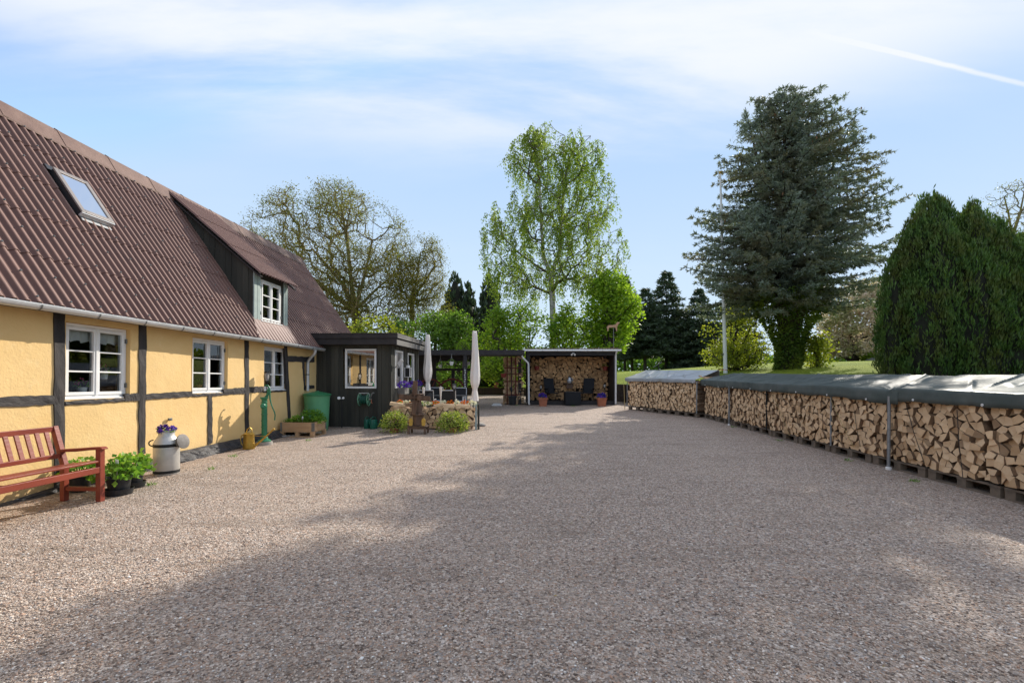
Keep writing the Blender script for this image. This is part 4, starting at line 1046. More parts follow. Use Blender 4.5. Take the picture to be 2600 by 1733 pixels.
for i in range(13):
    y = -BL+.13+i*.1035; mb = MB(); mb.bar((bk(.545), y, .545), (bk(.805), y, .805), .042, .018, (1, 0, 0)); part('back_slat', mb, MAT['bench'], BN)

# ---- pots with leafy plants by the bench
def leafy_pot(px, py, r, h, top, label, seed, saucer=True, dx=0):
    p = gp(px, py); rng = np.random.default_rng(seed)
    t = thing('potted_plant', label, 'potted plant', (p.x+dx, p.y, p.z), 0, 'leafy pots by the bench')
    mb = MB(); mb.lathe([(r*.8, .012), (r*.98, h-.02), (r*1.04, h-.02), (r*1.04, h), (r*.95, h), (r*.93, h-.03), (.001, h-.03)], 28); mb.build('pot', MAT['rubber'], t, True)
    if saucer: mb = MB(); mb.lathe([(r*1.05, 0), (r*1.22, .075), (r*1.17, .075), (r*1.02, .01), (.001, .01)], 28, cap=False); mb.build('saucer', MAT['rubber'], t, True)
    n = 190; P, d = blob(rng, n, r*1.75, top-h+.03, h-.02)
    P[:, :2] += rng.normal(size=(n, 2))*.02; D = d*[.9, .9, .15]+rng.normal(size=(n, 3))*.45
    f = leaves('foliage', P, D, rng.uniform(.055, .085, n), rng.uniform(.05, .075, n), MAT['potleaf'], t, rng)
    stems('stem', P[:70], (0, 0, h-.04), .004, MAT['chive'], t); return t
a = leafy_pot(302, 1254, .125, .215, .46, 'largest black pot of bright leafy plants, on a saucer beside the bench leg', 1)
leafy_pot(338, 1236, .115, .22, .46, 'black pot with saucer and leafy plant, between the large pot and the milk can', 2)
leafy_pot(226, 1247, .12, .21, .42, 'black pot of leaves half hidden behind the bench end', 3, False, -.12)
mb = MB(); mb.box(-.018, .018, -.002, .002, .0, .05); mb.bar((0, 0, -.16), (0, 0, 0), .008, .003, (0, 1, 0)); o = mb.build('plant_label', MAT['white']); o.location = a.location+Vector((.05, -.09, .39)); o.rotation_euler = (R(12), R(8), 0); tag(o, 'small upright plant tag in the largest pot by the bench', 'plant tag')

# ---- milk can
p = gp(423, 1202)
MC = thing('milk_can', 'old grey metal milk can with black bands, planted with violet pansies', 'milk can', p)
r0 = .162
mb = MB(); mb.lathe([(r0*.96, 0), (r0, .012), (r0, .43), (r0*.985, .455), (r0*.86, .50), (r0*.68, .545), (r0*.63, .56), (r0*.62, .615), (r0*.655, .622), (r0*.655, .634), (r0*.58, .634), (r0*.57, .58), (.001, .58)], 40); mb.build('body', MAT['alu'], MC, True)
for (a, b, rr) in ((.022, .062, 1.012), (.400, .445, 1.012)):
    mb = MB(); mb.lathe([(r0*.99, a), (r0*rr, a), (r0*rr, b), (r0*.99, b)], 40, cap=False); mb.build('band', MAT['dark'], MC)
for sg, an in ((-1, R(200)), (1, R(20))):
    mb = MB(); c, s = math.cos(an), math.sin(an); pts = []
    for t in range(9):
        q = -math.pi/2+math.pi*t/8; rr = r0*1.0+.055*math.cos(q); zz = .455+.045*math.sin(q)
        pts.append((rr*c, rr*s, zz))
    mb.tube(pts, .009, 7); mb.build('handle', MAT['dark'], MC, True)
mb = MB(); T = Matrix.Translation((r0+.055, .02, .47)) @ Matrix.Rotation(R(76), 4, 'Y') @ Matrix.Rotation(R(8), 4, 'X')
mb.lathe([(.06, -.055), (.075, -.05), (.082, .0), (.108, .006), (.108, .018), (.085, .022), (.03, .026), (.001, .026)], 28, M=T); mb.build('lid', MAT['lid'], MC, True)
def pansies(name, loc, rad, n, mats, label, group, seed, h=.05, leafn=50, size=.030):
    rng = np.random.default_rng(seed); t = thing(name, label, 'flowers', loc, 0, group)
    P, d = blob(rng, leafn, rad, h); leaves('foliage', P, d+rng.normal(size=P.shape)*.5, .045, .022, MAT['herb'], t, rng)
    per = max(1, n//len(mats))
    for mt in mats:
        P, d = blob(rng, per, rad*1.05, h*1.25, h*.25); pts, ds = [], []
        for q, e in zip(P, d):                    # five petals to a bloom
            nrm = Vector(e+np.array([.2, -.7, .6])).normalized(); a = nrm.orthogonal().normalized(); b = nrm.cross(a); o0 = rng.random()*6
            for k in range(5):
                w = a*math.cos(o0+k*1.2566)+b*math.sin(o0+k*1.2566); pts.append(q); ds.append(w+nrm*.25)
        tag(leaves('blooms', np.array(pts), np.array([tuple(x) for x in ds]), size, size*.95, mt, t, rng), kind='stuff')
    return t
pansies('pansies', MC.location+Vector((0, 0, .60)), .125, 34, [MAT['flpansy'], MAT['flpurple']], 'dark violet pansies growing out of the milk can', None, 5, .085, 60, .034)
w_ = hit(431.5, 1064, MH, 0, .03); mb = MB(); mb.box(-.012, .014, -.035, .035, -.022, .022); mb.tube([(.014, -.01, 0), (.03, -.01, -.005)], .008, 6)
o = mb.build('wall_hook', MAT['zincd'], bevel=.003); o.location = MH @ w_; o.rotation_euler = (0, 0, -.0624); tag(o, 'small rusty iron fitting on the yellow wall above the milk can', 'wall fitting')

# ---- hand pump with torch beside it
p = gp(671, 1128)
PU = thing('water_pump', 'tall green cast-iron hand pump in front of the yellow wall', 'water pump', p)
mb = MB(); mb.lathe([(.155, -.02), (.158, .05), (.15, .062), (.001, .062)], 32); mb.build('base_slab', MAT['concrete'], PU, True)
mb = MB(); prof = [(.125, .063), (.128, .08), (.105, .10), (.075, .115), (.066, .15), (.06, .165)]
for z in (.165, .345, .47, .60, .76, .84): prof += [(.052, z), (.052, z+.012), (.063, z+.016), (.063, z+.026), (.052, z+.03)]
prof += [(.050, .90), (.056, .93), (.078, .945), (.078, .968), (.06, .972), (.001, .972)]
mb.lathe(prof, 24); mb.build('column', MAT['green'], PU, True)
mb = MB(); mb.tube([(.0, -.03, .80), (.01, -.075, .80), (.02, -.105, .785), (.022, -.115, .755)], [.05, .05, .042, .036], 14); mb.build('spout', MAT['green'], PU, True)
mb = MB(); mb.tube([(.03, 0, .965), (.06, 0, 1.0), (.078, 0, 1.06), (.083, 0, 1.12)], [.03, .026, .02, .018], 10); mb.build('bracket', MAT['green'], PU, True)
mb = MB(); mb.tube([(.01, .0, 1.19), (.035, 0, 1.215), (.07, 0, 1.21), (.10, 0, 1.165), (.112, 0, 1.10), (.112, 0, 1.02), (.12, 0, .92), (.145, 0, .82), (.18, 0, .73), (.21, 0, .66), (.222, 0, .60), (.212, 0, .50)], [.012, .013, .014, .018, .019, .017, .015, .013, .012, .012, .012, .013], 10)
mb.tube([(.078, -.02, 1.115), (.078, .02, 1.115)], .022, 10); mb.build('handle', MAT['green'], PU, True)
def solar_torch(p, h, label, lamp=.22, mat='dark', seed=0):
    t = thing('garden_torch', label, 'garden torch', p, 0, 'solar torches')
    mb = MB(); mb.tube([(0, 0, -.05), (0, 0, h-lamp-.05)], .010, 8); mb.lathe([(.010, h-lamp-.12), (.022, h-lamp-.05), (.045, h-lamp+.01)], 12); mb.build('stake', MAT[mat], t, True)
    mb = MB(); k = 12
    for j in range(k):                            # cut-out lantern cage of slanting strips
        a = 2*math.pi*j/k; b = a+.5; mb.bar((.045*math.cos(a), .045*math.sin(a), h-lamp+.01), (.058*math.cos(b), .058*math.sin(b), h-lamp*.5), .010, .004, (math.cos(a), math.sin(a), 0)); mb.bar((.058*math.cos(b), .058*math.sin(b), h-lamp*.5), (.05*math.cos(a), .05*math.sin(a), h-.02), .010, .004, (math.cos(a), math.sin(a), 0))
    mb.build('lantern_cage', MAT[mat], t)
    mb = MB(); mb.lathe([(.001, h-lamp+.015), (.036, h-lamp+.02), (.046, h-lamp*.5), (.04, h-.03), (.001, h-.03)], 12); mb.build('diffuser', MAT['cream'], t, True)
    mb = MB(); mb.lathe([(.053, h-.03), (.056, h-.01), (.04, h), (.001, h)], 14); mb.build('cap', MAT[mat], t, True); return t
q = gp(670, 1122); solar_torch((q.x-.0, q.y+.12, gz(q.y)), 1.50, 'tall dark solar torch standing behind the green hand pump')

# ---- brass watering can
p = gp(632, 1139)
WC = thing('watering_can', 'tarnished brass watering can with a long spout by the green pump', 'watering can', (p.x, p.y, p.z), R(8))
mb = MB(); mb.lathe([(.105, 0), (.107, .006), (.100, .10), (.107, .102), (.107, .112), (.099, .115), (.094, .285), (.098, .292), (.07, .31), (.03, .315), (.001, .315)], 32); mb.build('body', MAT['brass'], WC, True)
mb = MB(); mb.tube([(.09, 0, .04), (.20, -.01, .13), (.33, -.02, .25), (.45, -.03, .365), (.475, -.03, .385)], [.022, .018, .015, .013, .02], 10); mb.tube([(.09, 0, .25), (.30, -.02, .245)], .005, 6); mb.build('spout', MAT['brass'], WC, True)
mb = MB(); mb.tube([(-.095, 0, .06), (-.135, 0, .10), (-.15, 0, .18), (-.14, 0, .25), (-.095, 0, .28)], .009, 8); mb.tube([(-.05, 0, .30), (-.03, 0, .38), (.02, 0, .415), (.05, 0, .38), (.06, 0, .30)], .010, 8); mb.build('handle', MAT['brass'], WC, True)

# ---- raised herb bed on a small pallet
pa, pb = gp(711, 1109), gp(796, 1110)
ang = math.atan2(pb.y-pa.y, pb.x-pa.x); PW, PD = (pb-pa).length, .62
HB = thing('herb_planter', 'wooden pallet-collar planter of green herbs beside the green water butt', 'planter', pa, ang)
mb = MB()
for i in range(5): mb.cr = .3+.1*i; mb.box(0, PW, i*(PD-.09)/4, i*(PD-.09)/4+.09, .112, .130)
mb.build('pallet_deck', MAT['pine'], HB)
for i in range(3):
    for j in range(2):
        x, y = i*(PW-.085)/2, j*(PD-.085); mb = MB(); mb.cr = .2+.2*i; mb.box(x+.002, x+.083, y+.002, y+.083, .0205, .111); mb.build('block', MAT['pine'], HB)
for j in range(2): mb = MB(); y = j*(PD-.085); mb.box(0, PW, y, y+.085, 0, .02); mb.build('runner', MAT['pine'], HB)
mb = MB(); mb.box(PW-.085, PW, .085, PD-.085, 0.0, .0195); mb.build('runner', MAT['pine'], HB)
z0, z1 = .132, .335; mid = .232
for (a, b) in ((z0, mid-.001), (mid+.001, z1)):
    for (x0, x1, y0, y1) in ((.006, PW-.006, .004, .024), (.006, PW-.006, PD-.024, PD-.004), (.004, .023, .026, PD-.026), (PW-.023, PW-.004, .026, PD-.026)):
        mb = MB(); mb.cr = random.Random(a+x0+y0).random(); mb.box(x0, x1, y0, y1, a, b); mb.build('collar_board', MAT['pine'], HB)
for (x, y) in ((0, 0), (PW, 0), (PW, PD), (0, PD)):
    mb = MB(); sx, sy = (1 if x == 0 else -1), (1 if y == 0 else -1)
    mb.box(*sorted((x, x+sx*.05)), *sorted((y, y+sy*.0035)), z0+.0, z1-.005); mb.box(*sorted((x, x+sx*.0035)), *sorted((y+sy*.004, y+sy*.05)), z0+.0, z1-.005); mb.build('corner_hinge', MAT['zincd'], HB)
mb = MB(); mb.box(.03, PW-.03, .03, PD-.03, .14, .30); mb.build('soil', MAT['soil'], HB)
MHB = Matrix.Translation(pa) @ Matrix.Rotation(ang, 4, 'Z')
def herb(x, y, r, h, n, L, W, mat, label, seed, up=.2):
    rng = np.random.default_rng(seed); t = thing('herb', label, 'herb', MHB @ Vector((x, y, .30)))
    P, d = blob(rng, n, r, h); D = d*[1, 1, .3]+[[0, 0, up]]+rng.normal(size=(n, 3))*.45
    leaves('foliage', P, D, L*rng.uniform(.7, 1.2, n), W*rng.uniform(.7, 1.2, n), MAT[mat], t, rng); stems('stem', P[:60], (0, 0, 0), .004, MAT['chive'], t)
def blades(x, y, r, h, n, label, seed, mat='chive'):
    rng = np.random.default_rng(seed); t = tag(leaves('chives', np.c_[rng.normal(size=(n, 2))*r, np.zeros(n)], np.c_[rng.normal(size=(n, 2))*.28, np.ones(n)], rng.uniform(.6, 1.1, n)*h, .008, MAT[mat], None, rng), label, 'herb'); t.location = MHB @ Vector((x, y, .30))
herb(.55, .40, .31, .30, 420, .07, .045, 'herb', 'tall dark green herb filling the back of the wooden planter', 1)
herb(.27, .2, .15, .17, 170, .05, .045, 'potleaf', 'bright yellow-green bushy herb at the front of the wooden planter', 2)
herb(.72, .25, .12, .15, 90, .06, .05, 'potleaf', 'bright green leafy herb at the right end of the wooden planter', 3)
blades(.52, .18, .06, .21, 130, 'clump of fine upright chives in the middle of the wooden planter', 4)
blades(.10, .22, .07, .14, 120, 'short grassy herb at the left end of the wooden planter', 5, 'herb')
q = MHB @ Vector((.47, .12, .42)); mb = MB(); mb.lathe([(.001, .05), (.02, .03), (.027, .0), (.02, -.03), (.001, -.045)], 10); mb.tube([(0, 0, -.16), (0, 0, -.04)], .003, 5); o = mb.build('glass_ornament', MAT['zinc'], None, True); o.location = q; tag(o, 'small silvery drop-shaped ornament on a stick among the herbs', 'ornament')
rs = random.Random(7)
for i in range(5):
    x, y = (MHB @ Vector((.08+.07*i, .05+.02*i, 0))).xy; mb = MB(); mb.lathe([(.0, -.02), (.035, -.012), (.045, .008), (.03, .03), (.001, .038)], 8, sx=1.2, sy=.8)
    o = mb.build('stone', MAT['stone'], None, True); o.location = (x+rs.uniform(-.03, .03), y-.06, gz(y)+.01); o.rotation_euler = (rs.uniform(-.3, .3), 0, rs.uniform(0, 3)); tag(o, 'loose stone under the front of the wooden herb planter', 'stone', 'stones under the herb planter')

# ---- water butt
WB = thing('water_butt', 'large green plastic water butt with a lid in the corner by the annex', 'water butt', (-4.93, 11.95, gz(11.95)))
mb = MB(); mb.lathe([(.25, 0), (.262, .02), (.285, .35), (.305, .80), (.318, .885), (.332, .89), (.332, .915), (.31, .918)], 40); mb.build('barrel', MAT['barrel'], WB, True)
mb = MB(); mb.lathe([(.338, .885), (.342, .922), (.30, .94), (.18, .965), (.08, .985), (.055, .987), (.05, 1.0), (.001, 1.0)], 40); mb.build('lid', MAT['lidg'], WB, True)
mb = MB(); mb.tube([(.08, -.28, .10), (.08, -.33, .10), (.08, -.335, .07)], .013, 8); mb.build('tap', MAT['dark'], WB, True)

# ---- by the annex front
AXW = lambda x, y, z: MA @ Vector((x, y, z))
hr = hit(925, 1014, MA, 1, -.16)
HR = thing('hose_reel', 'wall-mounted green garden hose reel on the black annex wall', 'hose reel', MA @ hr, -.0624)
T = Matrix.Rotation(R(90), 4, 'Y')
mb = MB()
for k in range(7):
    x = -.085+.028*k; mb.lathe([(.085+.014*math.cos(t*math.pi/3), .014*math.sin(t*math.pi/3)) for t in range(7)], 22, M=Matrix.Translation((x, 0, 0)) @ T, cap=False)
    if k % 2 == 0: mb.lathe([(.107+.012*math.cos(t*math.pi/3), .012*math.sin(t*math.pi/3)) for t in range(7)], 22, M=Matrix.Translation((x+.014, 0, 0)) @ T, cap=False)
mb.build('hose', MAT['hose'], HR, True)
for x in (-.12, .12):
    mb = MB(); mb.lathe([(.165, -.008), (.17, 0), (.165, .008), (.15, .008), (.15, -.008), (.165, -.008)], 28, M=Matrix.Translation((x, 0, 0)) @ T, cap=False)
    for k in range(5):
        a = k*1.2566; mb.bar((x, .04*math.cos(a), .04*math.sin(a)), (x, .155*math.cos(a), .155*math.sin(a)), .07, .008, (1, 0, 0))
    mb.lathe([(.05, -.008), (.05, .008)], 16, M=Matrix.Translation((x, 0, 0)) @ T); mb.build('flange', MAT['hoseg'], HR)
mb = MB(); mb.tube([(-.14, .15, .02), (-.14, 0, 0), (-.14, -.02, .14), (-.13, -.03, .17), (.13, -.03, .17), (.14, -.02, .14), (.14, 0, 0), (.14, .15, .02)], .009, 7); mb.build('frame', MAT['zinc'], HR, True)
mb = MB(); mb.tube([(.125, 0, 0), (.19, 0, 0), (.195, -.03, -.09), (.23, -.03, -.09)], .012, 7); mb.build('crank', MAT['terra'], HR, True)
mb = MB(); mb.tube([(.14, -.06, .05), (.20, -.07, .07), (.235, -.08, .16), (.26, -.07, .19), (.29, -.07, .17)], [.014, .017, .018, .016, .02], 8); mb.build('spray_gun', MAT['zincd'], HR, True)
q = hit(868, 1072, MA, 1, -.32)
GP = thing('garden_outlet', 'thin black post with two small round lamps before the annex wall', 'garden light', MA @ Vector((q.x, q.y, .02)))
mb = MB(); mb.tube([(0, 0, 0), (0, 0, .76)], .016, 8); mb.build('post', MAT['dark'], GP, True)
for (x, y, r) in ((-.06, -.05, .042), (.05, -.04, .03)):
    mb = MB(); mb.lathe([(.012, -.05), (r*.8, -.03), (r, 0), (r*.9, .01), (.001, .012)], 14, M=Matrix.Translation((x, y, .78)) @ Matrix.Rotation(R(70), 4, 'X')); mb.tube([(0, 0, .74), (x*.6, y*.3, .77)], .009, 6); mb.build('lamp_head', MAT['white'], GP, True)
mb = MB(); mb.box(-.33, .12, -.2, .16, -.14, -.085); o = mb.build('paving_slab', MAT['concrete'], bevel=.01); o.location = (GP.location.x-.1, GP.location.y, GP.location.z); tag(o, 'grey paving slab under the thin black lamp post', 'slab')
def green_can(px, py, label, rz, sc=1):
    p = gp(px, py); t = thing('watering_can', label, 'watering can', p, rz, 'green watering cans by the annex')
    mb = MB(); mb.lathe([(.085*sc, 0), (.09*sc, .01), (.088*sc, .20*sc), (.075*sc, .235*sc), (.03*sc, .245*sc), (.001, .245*sc)], 22, sx=1.25, sy=.85); mb.build('body', MAT['cang'], t, True)
    mb = MB(); mb.tube([(.10*sc, 0, .05*sc), (.19*sc, 0, .14*sc), (.27*sc, 0, .27*sc)], [.02*sc, .014*sc, .012*sc], 8); mb.build('spout', MAT['cang'], t, True)
    mb = MB(); mb.tube([(-.10*sc, 0, .06*sc), (-.135*sc, 0, .16*sc), (-.11*sc, 0, .27*sc), (-.02*sc, 0, .305*sc), (.06*sc, 0, .28*sc), (.075*sc, 0, .23*sc)], .012*sc, 7); mb.build('handle', MAT['cang'], t, True)
green_can(932.5, 1087, 'left one of two green plastic watering cans under the hose reel', R(80))
green_can(949, 1088, 'green plastic watering can half behind the left euonymus bush', R(60), 1.02)

# ---- boxes, lanterns and lights on the annex side wall
def flower_box(px, py, label, seed):
    q = hit(px, py, MA, 0, .16); t = thing('flower_box', label, 'flower box', MA @ q, -.0624, 'flower boxes on the annex side')
    mb = MB()
    for (x0, x1, y0, y1, a, b) in ((-.10, .10, -.20, -.185, -.10, .06), (-.10, .10, .185, .20, -.10, .06), (-.10, -.085, -.184, .184, -.10, .06), (.085, .10, -.184, .184, -.10, .06), (-.10, .10, -.2, .2, -.115, -.101)): mb.box(x0, x1, y0, y1, a, b)
    mb.build('box', MAT['fasciag'], t); mb = MB(); mb.box(-.085, .085, -.185, .185, 0, .04); mb.build('soil', MAT['soil'], t)
    mb = MB(); mb.box(-.16, -.101, -.1, .1, -.06, .0); mb.build('bracket', MAT['white'], t)
    pansies('bellflowers', t.location+Vector((0, 0, .03)), .21, 110, [MAT['flpurple'], MAT['flpurple']], label.replace('flower box', 'mass of violet flowers').replace('grey ', ''), 'violet flowers in the annex boxes', seed, .15, 90, .032)
flower_box(1024, 989, 'grey flower box on the annex side, nearer the camera', 3)
flower_box(1056, 984, 'grey flower box on the annex side, farther back behind the windmill', 4)
def lantern(px, py, label, sc=1):
    q = hit(px, py, MA, 0, .12); t = thing('wall_lantern', label, 'lantern', MA @ q, -.0624, 'white lanterns on the annex side')
    mb = MB(); w, h = .075*sc, .13*sc
    for (x, y) in ((-w, -w), (w, -w), (w, w), (-w, w)): mb.box(x-.009, x+.009, y-.009, y+.009, -h, h)
    mb.box(-w-.012, w+.012, -w-.012, w+.012, -h-.012, -h); mb.box(-w-.012, w+.012, -w-.012, w+.012, h, h+.012); mb.lathe([(.06*sc, h+.012), (.06*sc, h+.07), (.03*sc, h+.08)], 12); mb.build('frame', MAT['white'], t)
    mb = MB(); mb.box(-w+.01, w-.01, -w+.01, w-.01, -h+.004, h-.004); mb.build('lantern_glass', MAT['dark'], t)
    mb = MB(); mb.tube([(0, 0, h+.08), (-.02, 0, h+.15), (-.10, 0, h+.16)], .006, 6); mb.build('hanger', MAT['dark'], t, True)
lantern(1036, 945, 'white square lantern hanging between the annex side windows')
q = hit(1003, 925, MA, 0, .06); t = thing('wall_spotlight', 'grey spotlight on an arm at the near annex side window', 'spotlight', MA @ q, -.0624)
mb = MB(); mb.tube([(-.06, -.02, -.12), (.02, 0, -.08), (.06, 0, 0), (.12, 0, .06)], .012, 7); mb.build('arm', MAT['zincd'], t, True)
mb = MB(); mb.box(-.05, .05, -.012, .012, -.085, .085, 0, Matrix.Translation((.15, -.01, .06)) @ Matrix.Rotation(R(35), 4, 'Y')); mb.build('lamp_head', MAT['zinc'], t)

# ---- low log border planter with pansies
A_, B_ = gp(985, 1088), gp(1204, 1091); MP = frame(A_, B_); PLN = (B_-A_).length
mb = MB(); rng = random.Random(9)
for q in log_polys(PLN, .58, .118, rng, 1.15): log_into(mb, q, .36, rng)
o = mb.build('stacked_firewood', WOOD); o.location = MP.translation; o.rotation_euler = MP.to_euler(); tag(o, 'low wall of split logs bordering the terrace, topped with pansies', 'firewood', kind='stuff')
def lying_log(u, z, L, w, h, tilt, label, bark=False):
    mb = MB(); mb.cr = .75; q = [(-w*.5, -h*.5), (w*.5, -h*.45), (w*.42, h*.35), (0, h*.5), (-w*.45, h*.3)]
    mb.prism(q, (-L/2, 0, 0), (0, 1, 0), (0, 0, 1), (L, 0, 0), 0, 1 if bark else 0); mb.face(list(range(5)), 0)
    o = mb.build('firewood_log', WOOD, bevel=.004); m = MP @ Matrix.Translation((u, .03, z)); o.location = m.translation; o.rotation_euler = m.to_euler(); o.rotation_euler.rotate_axis('Y', tilt); tag(o, label, 'firewood log', 'logs lying lengthwise on the terrace border')
for a in ((.27, .64, .42, .14, .09, .12, 'log lying lengthwise at the left end of the terrace border'), (.62, .64, .40, .13, .10, -.10, 'curved bark-covered log lying on the terrace border left of the windmill', True),
          (1.36, .63, .24, .12, .08, -.25, 'short log lying tilted on the terrace border right of the windmill'), (1.62, .61, .30, .13, .11, .05, 'pale split log lying lengthwise above the right bush'), (1.98, .60, .34, .14, .12, 0, 'large split log lying at the right end of the terrace border')):
    lying_log(*a)
cols = ['florange', 'flcream', 'florange', 'flcream', 'flcream', 'florange', 'flcream', 'florange', 'flcream', 'florange', 'flcream']
where = ['at the left end of the border', 'second from the left on the border', 'just left of the windmill sails', 'behind the windmill sails', 'just right of the windmill body', 'right of the windmill tail', 'beneath the middle white torch', 'in the middle of the right half', 'behind the pale lying log', 'near the right end of the border', 'at the right end of the border']
for i, (cn_, w_) in enumerate(zip(cols, where)):
    p = MP @ Vector((.28+i*(PLN-.36)/10, .14, .60)); pansies('pansies', p, .125, 26, [MAT[cn_]], ('orange' if cn_ == 'florange' else 'cream')+' pansies '+w_, 'pansies along the terrace border', 30+i, .10, 34, .034)
p = gp(1209, 1090); mb = MB(); mb.box(-.028, .022, -.022, .022, -.02, .66); o = mb.build('marker_post', MAT['greyg'], bevel=.003); o.location = p; tag(o, 'pale grey-green upright board at the right end of the log border', 'post')
mb = MB(); mb.box(-.02, .03, -.03, .03, -.02, .64); o = mb.build('marker_post', MAT['black']); o.location = (p.x+.055, p.y+.03, p.z); tag(o, 'dark post just behind the pale board at the end of the log border', 'post')

# ---- ornamental windmill on its little table
p = gp(1062, 1100)
WM = thing('ornamental_windmill', 'weathered brown wooden model windmill standing on a small table', 'model windmill', (p.x, p.y, p.z+.205), R(-14))
OWD = MAT['oldwood']
mb = MB(); mb.lathe([(.125, 0), (.135, .24), (.14, .245)], 8); mb.build('base_drum', OWD, WM)
mb = MB(); mb.lathe([(.195, .246), (.20, .27), (.185, .275)], 8)
for j in range(8): a = j*math.pi/4; mb.tube([(.185*math.cos(a), .185*math.sin(a), .275), (.185*math.cos(a), .185*math.sin(a), .33)], .007, 5)
mb.tube([(.185*math.cos(j*math.pi/4), .185*math.sin(j*math.pi/4), .325) for j in range(9)], .007, 5); mb.build('gallery', OWD, WM)
mb = MB(); mb.lathe([(.115, .276), (.075, .60), (.075, .62)], 8); mb.build('tower', OWD, WM)
mb = MB(); mb.prism([(-.10, 0), (.10, 0), (.11, .05), (.07, .12), (-.07, .12), (-.11, .05)], (0, -.15, .621), (1, 0, 0), (0, 0, 1), (0, .30, 0)); mb.box(-.13, .13, -.17, .17, .742, .758); mb.build('cap', OWD, WM, bevel=.004)
sails = MB(); T = Matrix.Translation((-.0, -.20, .665)) @ Matrix.Rotation(R(4), 4, 'Y')
for k in range(4):
    K = T @ Matrix.Rotation(k*math.pi/2, 4, 'Y'); sails.box(-.012, .012, -.012, .012, .0, .40, 0, K); sails.box(-.065, .055, -.004, .004, .07, .40, 0, K)
    for i in range(7): sails.box(-.065, .055, -.010, -.005, .085+i*.048, .10+i*.048, 0, K)
sails.tube([(0, -.22, .665), (0, .0, .665)], .016, 8); sails.build('sails', OWD, WM)
mb = MB(); mb.tube([(0, .15, .67), (.12, .22, .61)], .012, 6); mb.bar((.10, .2, .66), (.24, .28, .56), .03, .012); mb.build('tail_pole', MAT['pine'], WM)
mb = MB(); mb.prism([(0, 0), (.14, .10), (.20, .03), (.17, -.10), (.02, -.05)], (.08, .19, .68), (.93, .37, 0), (0, 0, 1), (-.004, .01, 0)); mb.build('tail_fan', MAT['rubber'], WM)
TB = thing('small_table', 'low rough wooden table carrying the model windmill', 'table', p, R(-6))
mb = MB()
for i in range(4): mb.cr = .2*i; mb.box(-.24, .24, -.15+i*.078, -.15+i*.078+.07, .172, .196)
mb.build('table_top', OWD, TB)
for (x, y) in ((-.20, -.12), (.20, -.12), (.20, .13), (-.20, .13)): mb = MB(); mb.box(x-.022, x+.022, y-.022, y+.022, -.01, .1715); mb.build('leg', OWD, TB)
mb = MB(); mb.box(-.178, .178, -.13, -.11, .12, .165); mb.build('apron', OWD, TB)
for (x, nm) in ((-.155, 'left'), (.155, 'right')):     # yellow cut-outs standing on the table
    c = [(-.03, 0), (.03, 0), (.045, .04), (.04, .07), (.05, .10), (.045, .14), (.03, .17), (.015, .185), (-.015, .185), (-.03, .17), (-.045, .14), (-.05, .10), (-.04, .07), (-.045, .04)]
    mb = MB(); mb.prism(c, (0, -.006, 0), (1, 0, 0), (0, 0, 1), (0, .012, 0)); o = mb.build('wooden_cutout', MAT['yellowp']); o.location = Vector(p)+Vector((x*math.cos(R(-6)), x*math.sin(R(-6))-.132, .198)); o.rotation_euler = (0, 0, R(-6)); tag(o, nm+' one of two yellow wooden cut-outs in front of the model windmill', 'ornament', 'yellow cut-outs by the windmill')

# ---- variegated bushes in pots
def bush(px, py, r, h, label, seed, n=1500):
    p = gp(px, py); rng = np.random.default_rng(seed); t = thing('euonymus_bush', label, 'bush', p, 0, 'variegated bushes before the log border')
    mb = MB(); mb.lathe([(r*.28, 0), (r*.31, .08), (r*.33, .08), (r*.33, .10), (.001, .095)], 24); mb.build('pot', MAT['terra'], t, True)
    P, d = blob(rng, n, r, h-.16, .16); k = rng.random(n) < .38; P[k] = P[k]*np.c_[np.full(k.sum(), .97), np.full(k.sum(), .97), rng.uniform(.12, .8, k.sum())]
    P += np.array([[mnoise.noise(Vector(q*7))*.05 for _ in range(3)] for q in P])
    D = d*[1, 1, .4]+rng.normal(size=(n, 3))*.6-[[0, 0, .12]]
    lum = rng.beta(1.3, 1.9, n)
    leaves('foliage', P, D, rng.uniform(.035, .06, n), rng.uniform(.022, .032, n), MAT['euon'], t, rng, lum); stems('stem', P[:120], (0, 0, .12), .004, MAT['darkbark'], t)
bush(1002, 1097, .345, .56, 'bushy yellow-green shrub in a pot left of the model windmill', 1)
bush(1148, 1096, .415, .52, 'broad cream-flecked shrub in a pot right of the model windmill', 2, 1900)

